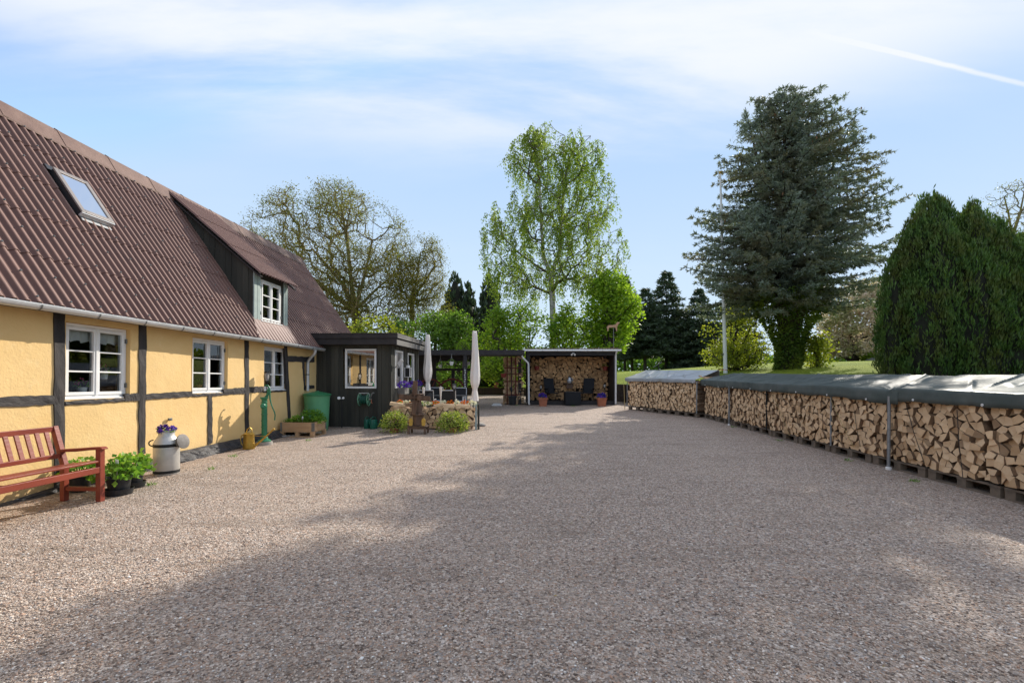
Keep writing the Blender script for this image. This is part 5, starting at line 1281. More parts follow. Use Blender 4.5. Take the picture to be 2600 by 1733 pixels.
# ---- closed parasols
def parasol(px, Y, ytop, ytie, ybot, label, rz, seed):
    b = at(px, 1000, Y); t = thing('closed_parasol', label, 'parasol', (b.x, Y, gz(Y)), rz, 'closed parasols on the terrace')
    zt, zi, zb = [at(px, v, Y).z-gz(Y) for v in (ytop, ytie, ybot)]; mb = MB(); k = 28; vs = []; rows_ = 40
    for i in range(rows_+1):
        q = i/rows_; z = zt+(zb-zt)*q; f = (zt-z)/(zt-zi)
        if z > zi: r = np.interp(f, [0, .02, .06, .45, .78, .9, 1.0], [.052, .066, .072, .098, .13, .115, .055])
        else: r = np.interp((zi-z)/(zi-zb), [0, .15, 1], [.055, .07, .105])
        for j in range(k):
            a = 2*math.pi*j/k; w = 1+.10*math.cos(a*6+1.5*math.sin(z*1.7))*min(1, f*2.5)+.05*mnoise.noise((math.cos(a)*2, math.sin(a)*2, z*2.5+seed))
            sx = .03*mnoise.noise((z*.9, seed, 0)); vs.append((r*w*math.cos(a)+sx, r*w*math.sin(a), z+(.02*math.cos(a*2) if i == 0 else 0)))
    mb.add(vs, [(i*k+j, (i+1)*k+j, (i+1)*k+(j+1) % k, i*k+(j+1) % k) for i in range(rows_) for j in range(k)]+[tuple(range(k))]); mb.build('cover', MAT['cream'], t, True)
    mb = MB(); mb.lathe([(.058, zi-.012), (.064, zi), (.058, zi+.012)], 16, cap=False); mb.build('tie_band', MAT['cream'], t, True)
    mb = MB(); mb.tube([(0, 0, .05), (0, 0, zt-.05)], .021, 10); mb.build('pole', MAT['white'], t, True)
    mb = MB(); mb.lathe([(.25, -.02), (.26, .03), (.22, .06), (.05, .075), (.035, .12), (.001, .12)], 26); mb.build('base', MAT['concrete'], t, True)
parasol(1206, 13.2, 841, 989, 1017, 'taller closed cream parasol at the right end of the terrace', .4, 2)
parasol(1086, 14.8, 850, 971, 997, 'closed cream parasol beside the annex corner', 1.3, 6)
q = gp(1219, 1081); mb = MB(); mb.lathe([(.001, -.02), (.12, -.01), (.14, .03), (.09, .065), (.001, .07)], 14, sx=1.15, sy=.8); o = mb.build('stone', MAT['stone'], None, True); o.location = q; tag(o, 'flat pale stone on the gravel by the right end of the log border', 'stone')

# ---- terrace furniture
def chair(px, Y, rz, label, w=.44):
    b = at(px, 1000, Y); t = thing('terrace_chair', label, 'chair', (b.x, Y, gz(Y)), rz, 'mesh chairs on the terrace')
    for x in (-w/2, w/2):
        mb = MB(); mb.tube([(x, .02, 0), (x, -.0, .42), (x, -.06, .68), (x, -.10, .92)], .013, 8); mb.tube([(x, .46, 0), (x, .45, .60), (x, .40, .635), (x, -.02, .635)], .013, 8); mb.tube([(x, 0, .42), (x, .46, .42)], .013, 8); mb.build('side_frame', MAT['zinc'], t, True)
    mb = MB(); mb.tube([(-w/2, -.10, .92), (w/2, -.10, .92)], .013, 8); mb.build('top_rail', MAT['zinc'], t, True)
    mb = MB(); mb.add([(-w/2+.01, -.005, .46), (w/2-.01, -.005, .46), (w/2-.01, -.06, .68), (w/2-.01, -.098, .91), (-w/2+.01, -.098, .91), (-w/2+.01, -.06, .68)], [(0, 1, 2, 5), (5, 2, 3, 4)]); b_ = mb.build('backrest', MAT['textile'], t); b_.modifiers.new('t', 'SOLIDIFY').thickness = .006
    mb = MB(); mb.box(-w/2+.012, w/2-.012, .0, .45, .425, .44); mb.build('seat', MAT['textile'], t)
    mb = MB(); mb.box(-w/2+.02, w/2-.02, .03, .46, .445, .485); mb.build('cushion', MAT['cushion'], t, bevel=.015)
chair(1083, 14.35, 0, 'mesh chair seen from behind, just right of the windmill sails')
chair(1138.5, 14.3, R(3), 'mesh chair seen from behind, in the middle of the terrace')
chair(1108, 16.6, R(180), 'mesh chair facing the camera on the far side of the terrace table, left')
chair(1167, 16.4, R(176), 'mesh chair with pale cushion facing the camera, right of the terrace table')
TT = thing('terrace_table', 'dark terrace table between the mesh chairs', 'table', (-2.3, 15.35, gz(15.35)))
mb = MB(); mb.box(-.8, .8, -.42, .42, .70, .722); mb.build('table_top', MAT['rubber'], TT)
for (x, y) in ((-.74, -.36), (.74, -.36), (.74, .36), (-.74, .36)): mb = MB(); mb.tube([(x, y, 0), (x, y, .699)], .02, 8); mb.build('leg', MAT['zinc'], TT, True)
q = at(1126, 989, 15.4); t = pansies('flower_pot', (q.x, 15.4, gz(15.4)+.80), .07, 14, [MAT['flyellow']], 'pot of bright yellow flowers on the terrace table', None, 77, .07, 14, .035)
mb = MB(); mb.lathe([(.045, -.078), (.06, 0), (.055, 0), (.001, -.01)], 16); mb.build('pot', MAT['yellowp'], t, True)
def cone_torch(px, ytop, Y, label):
    q = at(px, ytop, Y); h = q.z-gz(Y); t = thing('garden_torch', label, 'garden torch', (q.x, Y, gz(Y)), 0, 'white cone torches on the terrace')
    mb = MB(); mb.lathe([(.001, 0), (.012, 0), (.014, h-.34), (.026, h-.18), (.042, h), (.036, h), (.03, h-.02), (.001, h-.02)], 14); mb.build('cone', MAT['cream'], t, True)
    mb = MB(); mb.tube([(0, 0, h-.02), (0, 0, h+.03)], .008, 6); mb.build('wick', MAT['zinc'], t, True)
cone_torch(1075.5, 982.5, 12.75, 'white cone torch beside the windmill sails'); cone_torch(1119, 982, 12.7, 'white cone torch in the middle of the terrace border')
cone_torch(1196, 1010, 12.5, 'short pale torch near the right end of the terrace border')
q = at(1153.5, 974, 12.7); solar_torch((q.x, 12.7, gz(12.7)), q.z-gz(12.7), 'solar torch with a pale lamp on the right half of the terrace border', .15, 'rubber')

# ---- wagon wheels, hanging pots
def wheel(px, label, lean, Y=20.35, r=.60):
    b = at(px, 1000, Y); t = thing('wagon_wheel', label, 'wagon wheel', (b.x, Y, gz(Y)+r), 0, 'wagon wheels under the pergola'); t.rotation_euler = (R(90)-lean, 0, 0)
    mb = MB(); mb.lathe([(r, -.03), (r, .03), (r-.075, .03), (r-.075, -.03), (r, -.03)], 40, cap=False); mb.build('rim', MAT['redwood'], t)
    for k in range(12): a = k*math.pi/6+.1; mb = MB(); mb.tube([(.06*math.cos(a), .06*math.sin(a), 0), ((r-.07)*math.cos(a), (r-.07)*math.sin(a), 0)], [.024, .018], 6); mb.build('spoke', MAT['redwood'], t, True)
    mb = MB(); mb.lathe([(.05, -.12), (.085, -.08), (.095, 0), (.085, .08), (.05, .12)], 16); mb.build('hub', MAT['redwood'], t, True)
wheel(1148, 'dark red wagon wheel leaning in the middle of the pergola', .12); wheel(1091, 'dark red wagon wheel half hidden behind the left parasol', .12)
def hang_pot(px, py, Y, zt, label, mat='white', seed=0):
    q = at(px, py, Y); t = thing('hanging_pot', label, 'hanging pot', q, 0, 'pots hanging under the pergola')
    mb = MB(); mb.lathe([(.05, -.09), (.085, .03), (.09, .03), (.09, .045), (.001, .03)], 18); mb.build('pot', MAT[mat], t, True)
    mb = MB(); H = zt-q.z
    for k in range(3): a = k*2.094; mb.tube([(.085*math.cos(a), .085*math.sin(a), .04), (0, 0, H-.10)], .003, 4)
    mb.tube([(0, 0, H-.10), (0, 0, H-.03), (.02, 0, H), (.0, 0, H+.02)], .005, 5); mb.build('hanger', MAT['zinc'], t, True)
    rng = np.random.default_rng(seed); P, d = blob(rng, 60, .12, .10, .03); leaves('foliage', P, d+rng.normal(size=P.shape)*.5-[[0, 0, .3]], .06, .025, MAT['midgreen'], t, rng)
hang_pot(1146.5, 921, 17.9, 2.36, 'white pot hanging from a hook under the middle of the pergola beam')
hang_pot(1118, 928, 19.6, 2.42, 'white hanging pot right of the left parasol', seed=3)
hang_pot(1190, 921, 20.2, 2.42, 'pale hanging pot beside the right parasol', 'zinc', 4)
q = at(1180.5, 940, 17.75); mb = MB()
for k in range(9): mb.lathe([(.001, -.03), (.022, -.02), (.03, 0), (.022, .02), (.001, .03)], 8, (0.012*math.sin(k*2.1), 0, -k*.085))
mb.tube([(0, 0, .1), (0, 0, -.72)], .004, 4); o = mb.build('wind_chime', MAT['zinc'], None, True); o.location = q; tag(o, 'string of grey pebbles hanging on a pergola post', 'ornament')

# ---- terracotta pot on the garden wall
q = at(1259.5, 984, 29.6); t = thing('potted_plant', 'terracotta pot with a green plant on the low garden wall', 'potted plant', (q.x, 29.75, .84))
mb = MB(); mb.lathe([(.11, 0), (.16, .27), (.18, .27), (.18, .32), (.001, .30)], 18); mb.build('pot', MAT['terra'], t, True)
rng = np.random.default_rng(2); P, d = blob(rng, 80, .2, .2, .3); leaves('foliage', P, d+rng.normal(size=P.shape)*.4, .11, .06, MAT['potleaf'], t, rng)

# ---- lattice in front of the tall narrow pile, and its pots
T0 = LT+Vector((0, -.09, 0)); LA = thing('lattice', 'dark red wooden lattice before the tall narrow log pile', 'lattice', T0)
mb = MB()
for x in (.16, .36, .54): mb.box(x, x+.05, -.012, .008, 0, 2.15)
mb.build('upright', MAT['redwood'], LA); mb = MB()
for z in (.42, 1.02, 1.36, 1.62): mb.box(.05, .80, -.030, -.013, z, z+.045)
mb.build('crosspiece', MAT['redwood'], LA)
mb = MB(); mb.tube([(.37, -.06, .05), (.37, -.06, 1.0), (.36, -.06, 2.1)], .014, 6); mb.lathe([(.014, .55), (.05, .62), (.055, .74), (.02, .8)], 12, (.37, -.06, 0)); o = mb.build('garden_torch', MAT['rubber'], None, True); o.location = T0; tag(o, 'dark torch on a long stake in front of the red lattice', 'garden torch')
def simple_pot(p, r, h, mat, label, cat='flower pot', group=None, sq=False):
    t = thing('flower_pot', label, cat, p, R(45) if sq else 0, group); mb = MB(); k = 4 if sq else 20; f = 1.41 if sq else 1
    mb.lathe([(r*.76*f, 0), (r*.95*f, h*.84), (r*1.06*f, h*.84), (r*1.06*f, h), (r*.95*f, h), (r*.93*f, h-.02), (.001, h-.02)], k); mb.build('pot', MAT[mat], t, not sq); return t
simple_pot(T0+Vector((.42, -.26, 0)), .185, .40, 'rubber', 'empty black pot at the foot of the red lattice')
simple_pot(T0+Vector((.02, -.16, 1.22)), .13, .18, 'redpot', 'red pot hanging at the left edge of the red lattice', 'hanging pot')
mb = MB(); mb.box(-.22, .22, -.16, .16, 0, .05); mb.box(-.17, .17, -.12, .12, .055, .10); o = mb.build('white_tray', MAT['white'], bevel=.01); o.location = Vector((-.66, 20.6, gz(20.6))); tag(o, 'low white box on the gravel left of the tall log pile', 'box')

# ---- inside the log shelter
SO = SH.location
def recliner(px, rz, label):
    b = at(px, 1000, 21.5); t = thing('folding_chair', label, 'chair', (b.x, 21.55, SO.z+.166), rz, 'black chairs in the log shelter')
    w = .25
    for x in (-w, w):
        mb = MB(); mb.tube([(x, -.28, 0), (x, .16, .50), (x, .30, .52)], .013, 7); mb.tube([(x, .20, 0), (x, -.24, .50), (x, .16, .52)], .013, 7); mb.tube([(x, -.27, .54), (x, .20, .54)], .022, 7); mb.build('side_frame', MAT['dark'], t, True)
    mb = MB(); mb.add([(-w, .16, .36), (w, .16, .36), (w, .34, 1.02), (-w, .34, 1.02)], [(0, 1, 2, 3)]); o = mb.build('backrest', MAT['textile'], t); o.modifiers.new('t', 'SOLIDIFY').thickness = .025
    mb = MB(); mb.box(-w, w, -.26, .17, .34, .365); mb.build('seat', MAT['textile'], t)
recliner(1401, R(22), 'black folding chair left of the black cube table, inside the log shelter'); recliner(1492, R(-22), 'black folding chair right of the black cube table, inside the log shelter')
q = at(1453, 1029, 20.75); t = thing('cube_table', 'black woven cube table on the gravel before the log shelter', 'table', (q.x, 20.75, gz(20.75)))
mb = MB(); w = .33
for k in range(12):
    z = .03+k*.046; o_ = .004 if k % 2 else 0
    mb.box(-w-o_, w+o_, -w-o_, w+o_, z, z+.043)
mb.build('woven_body', MAT['textile'], t); mb = MB(); mb.box(-w-.015, w+.015, -w-.015, w+.015, .585, .605); mb.build('table_top', MAT['rubber'], t)
for px, nm in ((1378.5, 'left'), (1527.5, 'right')):
    b = at(px, 1000, 20.3); p = Vector((b.x, 20.3, gz(20.3))); simple_pot(p, .19, .36, 'terra', 'square terracotta pot of blue flowers at the '+nm+' side of the log shelter', group='terracotta pots before the log shelter', sq=True)
    pansies('flowers', p+Vector((0, 0, .35)), .20, 60, [MAT['flblue'], MAT['flpurple']], 'dark blue flowers in the '+nm+' terracotta pot before the log shelter', 'blue flowers before the log shelter', 90+int(px), .15, 50, .05)
solar_torch((at(1373, 1000, 21.1).x, 21.05, SO.z+.16), .72, 'dark solar torch behind the left terracotta pot of the log shelter', .18); solar_torch((at(1534.5, 1000, 21.1).x, 21.05, SO.z+.16), .78, 'dark solar torch behind the right terracotta pot of the log shelter', .18)
for px, py, nm in ((1363, 935, 'red pot hanging low on the left part of the log wall'), (1537, 936, 'wide red pot with a pale plant on the right part of the log wall'), (1365, 907, 'brownish pot hanging high on the left of the log wall'), (1537, 906, 'dark pot hanging high on the right of the log wall')):
    q = at(px, py, 22.0); dk = 'low' in nm or 'wide' in nm; t = simple_pot(q-Vector((0, 0, .08)), .12, .19, 'redpot' if dk else 'brown', nm, 'hanging pot', 'pots on the log wall')
    rng = np.random.default_rng(int(px)); P, d = blob(rng, 26, .14, .14, .17); leaves('foliage', P, d+rng.normal(size=P.shape)*.5, .09, .035, MAT['potleaf'] if 'pale' in nm else MAT['olive'], t, rng)
    mb = MB(); mb.box(-.01, .01, .1, .2, .08, .11); mb.build('hook', MAT['dark'], t)
q = at(1446, 972, 21.95); t = thing('wall_shelf', 'small brown shelf on the log wall above the cube table', 'shelf', q); mb = MB(); mb.box(-.25, .25, -.12, .18, -.03, 0); mb.build('board', MAT['oldwood'], t)
mb = MB(); mb.box(-.14, .14, -.06, .1, -.24, -.032); mb.build('box', MAT['oldwood'], t)
t = thing('metal_jug', 'grey metal jug standing on the small shelf in the log shelter', 'jug', q+Vector((0, 0, .002))); mb = MB(); mb.lathe([(.085, 0), (.115, .07), (.12, .13), (.08, .20), (.07, .25), (.085, .27), (.075, .27), (.001, .25)], 20); mb.build('body', MAT['zinc'], t, True)
mb = MB(); mb.tube([(.07, 0, .24), (.14, 0, .22), (.15, 0, .13), (.11, 0, .08)], .012, 7); mb.build('handle', MAT['zinc'], t, True); mb = MB(); mb.lathe([(.08, .27), (.06, .31), (.001, .33)], 16); mb.build('lid', MAT['dark'], t, True)

# ---- horse plate above the shelter
q = at(1558, 829, 21.9); t = thing('horse_sign', 'flat tan metal horse on a thin pole above the right end of the log shelter', 'weathervane', (q.x, 21.9, q.z))
hp = [(-.28, -.20), (-.24, -.20), (-.20, -.05), (-.13, -.04), (.03, -.03), (.08, -.05), (.12, -.20), (.16, -.20), (.15, -.04), (.17, .04), (.22, .12), (.27, .15), (.26, .19), (.20, .21), (.16, .20), (.08, .10), (-.02, .07), (-.16, .07), (-.24, .06), (-.29, .0), (-.31, -.06), (-.28, -.05)]
mb = MB(); mb.prism(hp, (0, -.008, 0), (1.05, 0, 0), (0, 0, 1.05), (0, .016, 0)); mb.build('plate', MAT['tan'], t); mb = MB(); mb.tube([(0, .02, .02), (0, .02, -(q.z-SO.z-2.45))], .014, 6); mb.build('pole', MAT['zincd'], t, True)

# ---- on the lawn
x, y = 10.66, 23.6; z = lawn_h(x, y)
FP = thing('flagpole', 'tall white flagpole on the lawn behind the woodpiles', 'flagpole', (x, y, z-.05))
mb = MB(); mb.tube([(0, 0, 0), (-.10, 0, 4), (-.26, 0, 10.0)], [.095, .08, .042], 14); mb.build('pole', MAT['white'], FP, True)
mb = MB(); mb.lathe([(.001, 9.98), (.06, 10.0), (.08, 10.06), (.06, 10.12), (.001, 10.14)], 12, (-.26, 0, 0)); mb.build('finial', MAT['brass'], FP, True)
mb = MB(); mb.tube([(-.09, -.05, 1.0), (-.15, -.06, 1.0)], .012, 6); mb.tube([(-.15, -.06, .93), (-.15, -.06, 1.07)], .014, 6); mb.build('cleat', MAT['dark'], FP, True)
x, y = 9.6, 31; z = lawn_h(x, y); t = thing('slanted_board', 'dark slanted board on a short post on the lawn', 'garden ornament', (x, y, z)); mb = MB(); mb.bar((-.32, 0, .30), (.22, 0, .62), .16, .05, (0, 0, 1)); mb.build('board', MAT['rubber'], t); mb = MB(); mb.box(.0, .07, -.03, .03, -.1, .5); mb.build('post', MAT['rubber'], t)

# ---- behind the nearest panes
for px, py, nm, fl in ((207, 990, 'white pot of pink flowers behind the lower left panes of the nearest window', True), (262, 951, 'white pot on the inner shelf behind the right panes of the nearest window', True), (504, 982, 'pot with a small green plant behind the second window', False)):
    q = MH @ hit(px, py, MH, 0, -.17); rng = np.random.default_rng(int(px)); t = thing('potted_plant', nm, 'potted plant', q, 0, 'pots behind the windows'); mb = MB(); mb.lathe([(.045, -.06), (.06, .04), (.055, .04), (.001, .03)], 18); mb.build('pot', MAT['white'] if fl else MAT['terra'], t, True)
    P, d = blob(rng, 40, .07, .08, .04); leaves('foliage', P, d+rng.normal(size=P.shape)*.5, .05, .02, MAT['potleaf'], t, rng)
    if fl: P, d = blob(rng, 30, .06, .07, .08); leaves('blooms', P, d, .03, .03, MAT['flpink'], t, rng)
mb = MB(); s0, s1, zb, zt = wins[0]; vs = []
for i in range(41):
    for j in range(4): s = s0+.02+(s1-s0-.04)*i/40; vs.append((-.16+.02*math.sin(i*1.1)*(j/3+.2), s, zt-.02-j*.07-(.015*math.sin(i*.9) if j == 3 else 0)))
mb.add(vs, [(i*4+j, (i+1)*4+j, (i+1)*4+j+1, i*4+j+1) for i in range(40) for j in range(3)]); mb.build('curtain', MAT['cream'], house, True)

# ================================================================== trees and shrubs
def env(rows, Y, n, rng, depth=1.0, freq=.35, thr=-.12, seed=0.0, power=.5):
    """points filling the body of revolution whose outline at distance Y is given by rows of (y, left, right)"""
    rows = sorted(rows); ys = np.array([r[0] for r in rows], float); xl = np.array([r[1] for r in rows], float); xr = np.array([r[2] for r in rows], float)
    out = []; wmax = (xr-xl).max()
    while len(out) < n:
        y = rng.uniform(ys[0], ys[-1]); a, b = np.interp(y, ys, xl), np.interp(y, ys, xr)
        if rng.random() > ((b-a)/wmax)**1.0+.06: continue
        hw = (b-a)/2/F*Y; xm = ((a+b)/2-1300)/F*Y; t = rng.uniform(0, 2*math.pi); r = rng.random()**power
        p = (xm+hw*r*math.cos(t), Y+hw*depth*r*math.sin(t), HC+(957-y)/F*Y)
        if mnoise.noise(Vector(p)*freq+Vector((seed, seed, 0)))+.35*mnoise.noise(Vector(p)*freq*2.7+Vector((0, seed, 0))) < thr: continue
        out.append(p)
    return np.array(out)
def grow(trunks, pts, wpath=.22):
    """join every point to the nearest part of the tree so far; returns node positions and parents"""
    N, par, path = [], [], []
    for tr in trunks:
        prev = tr[1]
        for k, p in enumerate(tr[0]):
            N.append(tuple(p)); par.append(prev); path.append(0 if prev < 0 else path[prev]+math.dist(p, N[prev])); prev = len(N)-1
    nt = len(N); base = np.array(N[0] if nt == 1 else N[min(nt-1, len(trunks[0][0])-1)])
    order = np.argsort(np.linalg.norm(pts-base, axis=1)); A = np.zeros((nt+len(pts), 3)); A[:nt] = N; PL = np.zeros(nt+len(pts)); PL[:nt] = path; m = nt
    for i in order:
        d = np.linalg.norm(A[:m]-pts[i], axis=1); up = np.maximum(0, A[:m, 2]-pts[i][2])
        j = int(np.argmin(d+wpath*PL[:m]+.35*up)); A[m] = pts[i]; PL[m] = PL[j]+d[j]; par.append(j); m += 1
    cnt = np.ones(m)
    for i in range(m-1, -1, -1):
        if par[i] >= 0: cnt[par[i]] += cnt[i]
    return A, np.array(par), cnt, nt
def wood(name, A, par, cnt, nt, rtip, rmax, mat, parent, expo=.5, k=5, base=None, rng=None):
    """branches as bent tubes, trunk included"""
    idx = np.where(par >= 0)[0]; P0, P1 = A[par[idx]], A[idx]; r1 = np.minimum(rmax, rtip*cnt[idx]**expo); r0 = np.minimum(rmax, np.maximum(r1, rtip*cnt[par[idx]]**expo*.85)); r0 = np.minimum(r0, r1*1.6)
    L = np.linalg.norm(P1-P0, axis=1)[:, None]; mid = (P0+P1)/2+(rng.normal(size=P0.shape)*.07+np.array([[0, 0, -.06]]))*L*(idx >= nt)[:, None]
    if base is not None:                          # thin limbs in a second bark
        th = r1 < .085
        for nm, s_, mt in (('branches', th, base), (name, ~th, mat)):
            o = tubes(nm, np.concatenate([P0[s_], mid[s_]]), np.concatenate([mid[s_], P1[s_]]), np.concatenate([r0[s_], (r0[s_]+r1[s_])/2]), np.concatenate([(r0[s_]+r1[s_])/2, r1[s_]]), mt, parent, k)
        return o
    return tubes(name, np.concatenate([P0, mid]), np.concatenate([mid, P1]), np.concatenate([r0, (r0+r1)/2]), np.concatenate([(r0+r1)/2, r1]), mat, parent, k)
def px(x, y, Y): v = at(x, y, Y); return (v.x, v.y, v.z)
def origin(o, loc):
    """give a tree built in world coordinates its own base point"""
    for c in kids(o): c.data.transform(Matrix.Translation(-Vector(loc)))
    o.location = loc
def tree(name, label, cat, Y, trunks, rows, n, leafmat, nl, lsize, barkmat, rtip, rmax, seed, spread=.35, droop=0, group=None, depth=1.0, thr=-.12, freq=.35, lw=.65, expo=.5, power=.5, twig=None, wpath=.22, flat=.5):
    rng = np.random.default_rng(seed); t = thing(name, label, cat, (0, 0, 0), 0, group)
    pts = env(rows, Y, n, rng, depth, freq, thr, seed*3.7, power); tr = [([px(*q, Y) for q in l], p) for l, p in trunks]
    A, par, cnt, nt = grow(tr, pts, wpath); wood('trunk', A, par, cnt, nt, rtip, rmax, barkmat, t, expo, 5, twig, rng)
    n0 = np.repeat(A[nt:], nl, axis=0); m = len(n0)
    if droop:
        f = rng.random(m); sid = np.repeat(np.arange(len(A)-nt), nl)*3+rng.integers(0, 3, m); ang = (sid*2.399) % 6.283; ln = droop*(.35+.65*((sid*.618) % 1))
        P = n0+np.c_[np.cos(ang)*f*.25*spread*2, np.sin(ang)*f*.25*spread*2, -f*ln]+rng.normal(size=(m, 3))*.055; D = np.c_[rng.normal(size=(m, 2))*.6, -np.ones(m)*.8]
    else:
        P = n0+rng.normal(size=(m, 3))*spread*np.array([[1, 1, .7]]); D = rng.normal(size=(m, 3))*np.array([[1, 1, flat]])
    leaves('crown', P, D, lsize*rng.uniform(.7, 1.25, m), lsize*lw*rng.uniform(.7, 1.25, m), leafmat, t, rng)
    b = tr[0][0][0]; origin(t, b); return t

# ---- birch behind the log shelter
zb = 957-(lawn_h(2.4, 28)-.1-HC)/28*F
tree('birch_tree', 'tall slender birch with drooping light green foliage behind the log shelter', 'birch tree', 28,
     [([(1404, zb), (1405, 880), (1404, 800), (1402, 740), (1399, 698)], -1), ([(1380, 650), (1374, 560), (1370, 470), (1362, 390), (1353, 335)], 4), ([(1420, 640), (1426, 560), (1432, 470), (1445, 400), (1500, 345)], 4), ([(1432, 668), (1470, 640), (1510, 600), (1545, 540)], 3), ([(1360, 672), (1315, 640), (1275, 600)], 4)],
     [(318, 1349, 1356), (338, 1325, 1400), (348, 1288, 1530), (380, 1280, 1532), (420, 1272, 1545), (460, 1245, 1555), (500, 1235, 1566), (540, 1222, 1582), (580, 1218, 1592), (620, 1220, 1604), (650, 1222, 1596), (690, 1228, 1580), (730, 1245, 1560)],
     900, MAT['birchleaf'], 60, .112, MAT['birchbark'], .010, .185, 4, .5, 1.4, thr=-.24, freq=.5, expo=.44, depth=.7, twig=MAT['birchtwig'])

# ---- big half-bare tree behind the house, and the smaller one beside it
tree('walnut_tree', 'broad spreading tree in thin olive bud behind the farmhouse roof', 'tree', 33,
     [([(905, 985), (903, 860), (900, 790)], -1), ([(870, 720), (800, 640), (740, 575)], 2), ([(890, 700), (880, 600), (865, 520)], 2), ([(925, 700), (945, 610), (950, 530)], 2), ([(845, 745), (760, 680), (680, 610)], 2), ([(960, 730), (1010, 690)], 2)],
     [(472, 762, 800), (480, 752, 962), (500, 695, 985), (540, 636, 1022), (580, 612, 1046), (620, 632, 1062), (660, 652, 1070), (700, 685, 1070), (740, 715, 1050), (790, 750, 1060), (850, 790, 1060)],
     4200, MAT['olive'], 13, .10, MAT['mossbark'], .010, .24, 12, .22, depth=.6, thr=-.2, freq=.4, expo=.42, wpath=.12)
tree('walnut_tree', 'smaller rounded tree in thin olive bud right of the broad one, above the annex roof', 'tree', 35,
     [([(1048, 980), (1046, 850), (1045, 760)], -1), ([(1060, 700), (1068, 640)], 2), ([(1075, 720), (1100, 680)], 2)],
     [(590, 1045, 1075), (605, 1010, 1112), (640, 985, 1128), (690, 970, 1138), (740, 985, 1135), (790, 985, 1155), (840, 990, 1150)],
     1700, MAT['olive'], 13, .10, MAT['mossbark'], .010, .18, 13, .22, depth=.6, thr=-.2, expo=.42, wpath=.12)
tree('bare_tree', 'nearly bare thin tree top rising behind the dark cypresses at the right edge', 'tree', 32,
     [([(2575, 940), (2572, 700), (2570, 600)], -1), ([(2560, 540), (2550, 500)], 2), ([(2590, 540), (2600, 490)], 2)],
     [(462, 2555, 2590), (480, 2515, 2620), (520, 2510, 2660), (600, 2530, 2650)], 260, MAT['olive'], 4, .10, MAT['mossbark'], .009, .10, 21, .2, thr=-.4)

# ---- shrubs and small trees in fresh leaf
def lz(x_px, Y): return 957-(lawn_h((x_px-1300)/F*Y, Y)-.05-HC)/Y*F
def shrub(name, label, Y, cx, hw, top, mat, seed, nl=26, n=170, size=.17, shape=None, group=None, rt=.012, spread=.24, cat='shrub', thr=-.14, flat=.5):
    b = lz(cx, Y); H = b-top
    rows = shape or [(top, cx-hw*.25, cx+hw*.25), (top+H*.12, cx-hw*.62, cx+hw*.6), (top+H*.35, cx-hw*.95, cx+hw*.92), (top+H*.6, cx-hw, cx+hw), (top+H*.85, cx-hw*.85, cx+hw*.85), (b-2, cx-hw*.5, cx+hw*.5)]
    return tree(name, label, cat, Y, [([(cx, b), (cx, b-H*.25)], -1), ([(cx-hw*.3, b-H*.5)], 1), ([(cx+hw*.3, b-H*.55)], 1), ([(cx, b-H*.6)], 1)], rows, n, mat, nl, size, MAT['darkbark'], rt, .12, seed, spread, group=group, freq=.6, thr=thr, flat=flat)
shrub('maple_tree', 'small maple with bright yellow-green leaves at the right behind the log shelter', 26.5, 1548, 66, 700, MAT['maple'], 31, 30, 260, .21, [(692, 1535, 1560), (715, 1505, 1590), (750, 1492, 1608), (790, 1488, 1614), (830, 1490, 1606), (860, 1496, 1590), (895, 1505, 1590)], cat='tree')
gs = 'fresh green shrubs behind the shelter and pergola'
shrub('garden_shrub', 'tall light green shrub left of the birch trunk, above the pergola roof', 27.2, 1340, 82, 772, MAT['lime'], 32, 30, 210, .16, group=gs)
shrub('garden_shrub', 'light green shrub just right of the taller parasol', 26.2, 1268, 68, 786, MAT['lime'], 33, 30, 190, .16, group=gs)
shrub('garden_shrub', 'light green shrub right of the birch trunk behind the shelter roof', 27.0, 1452, 74, 772, MAT['lime'], 34, 30, 210, .16, group=gs)
shrub('garden_shrub', 'deep green shrub between the two parasols', 27.6, 1105, 80, 800, MAT['midgreen'], 35, 30, 210, .17, group=gs)
shrub('garden_shrub', 'feathery green shrub directly left of the taller parasol', 27.0, 1165, 44, 792, MAT['midgreen'], 36, 28, 140, .17, group=gs)
shrub('garden_shrub', 'yellow-green shrub showing over the flat annex roof', 25.8, 965, 95, 806, MAT['forsy'], 37, 26, 190, .17, group=gs)
shrub('garden_shrub', 'dark shrub seen under the pergola roof on the far lawn', 40, 1240, 20, 913, MAT['midgreen'], 38, 26, 60, .16, group=gs)
shrub('garden_shrub', 'dark green shrub behind the left parasol above the annex end', 29.5, 1030, 62, 812, MAT['hedge'], 39, 26, 170, .18, group=gs)
shrub('forsythia_bush', 'loose yellow-green bush right of the white flagpole', 25.9, 1868, 88, 782, MAT['forsy'], 40, 26, 260, .13, [(778, 1835, 1880), (800, 1808, 1925), (840, 1785, 1950), (880, 1778, 1958), (915, 1800, 1945), (lz(1868, 25.9)-4, 1840, 1905)], thr=-.1)
tree('blossom_tree', 'wide tree with pale pinkish blossom on the far lawn left of the cypresses', 'blossom tree', 42,
     [([(2172, lz(2172, 42)), (2172, 880)], -1), ([(2150, 820), (2130, 780)], 1), ([(2195, 820), (2210, 780)], 1)],
     [(722, 2150, 2225), (750, 2118, 2255), (800, 2095, 2275), (850, 2090, 2280), (900, 2105, 2270)], 330, MAT['blossom'], 62, .24, MAT['darkbark'], .02, .3, 51, .33, thr=-.12)
shrub('garden_shrub', 'low bright green shrub at the foot of the blossom tree', 41, 2215, 36, 888, MAT['lime'], 52, 26, 90, .18, group=gs)
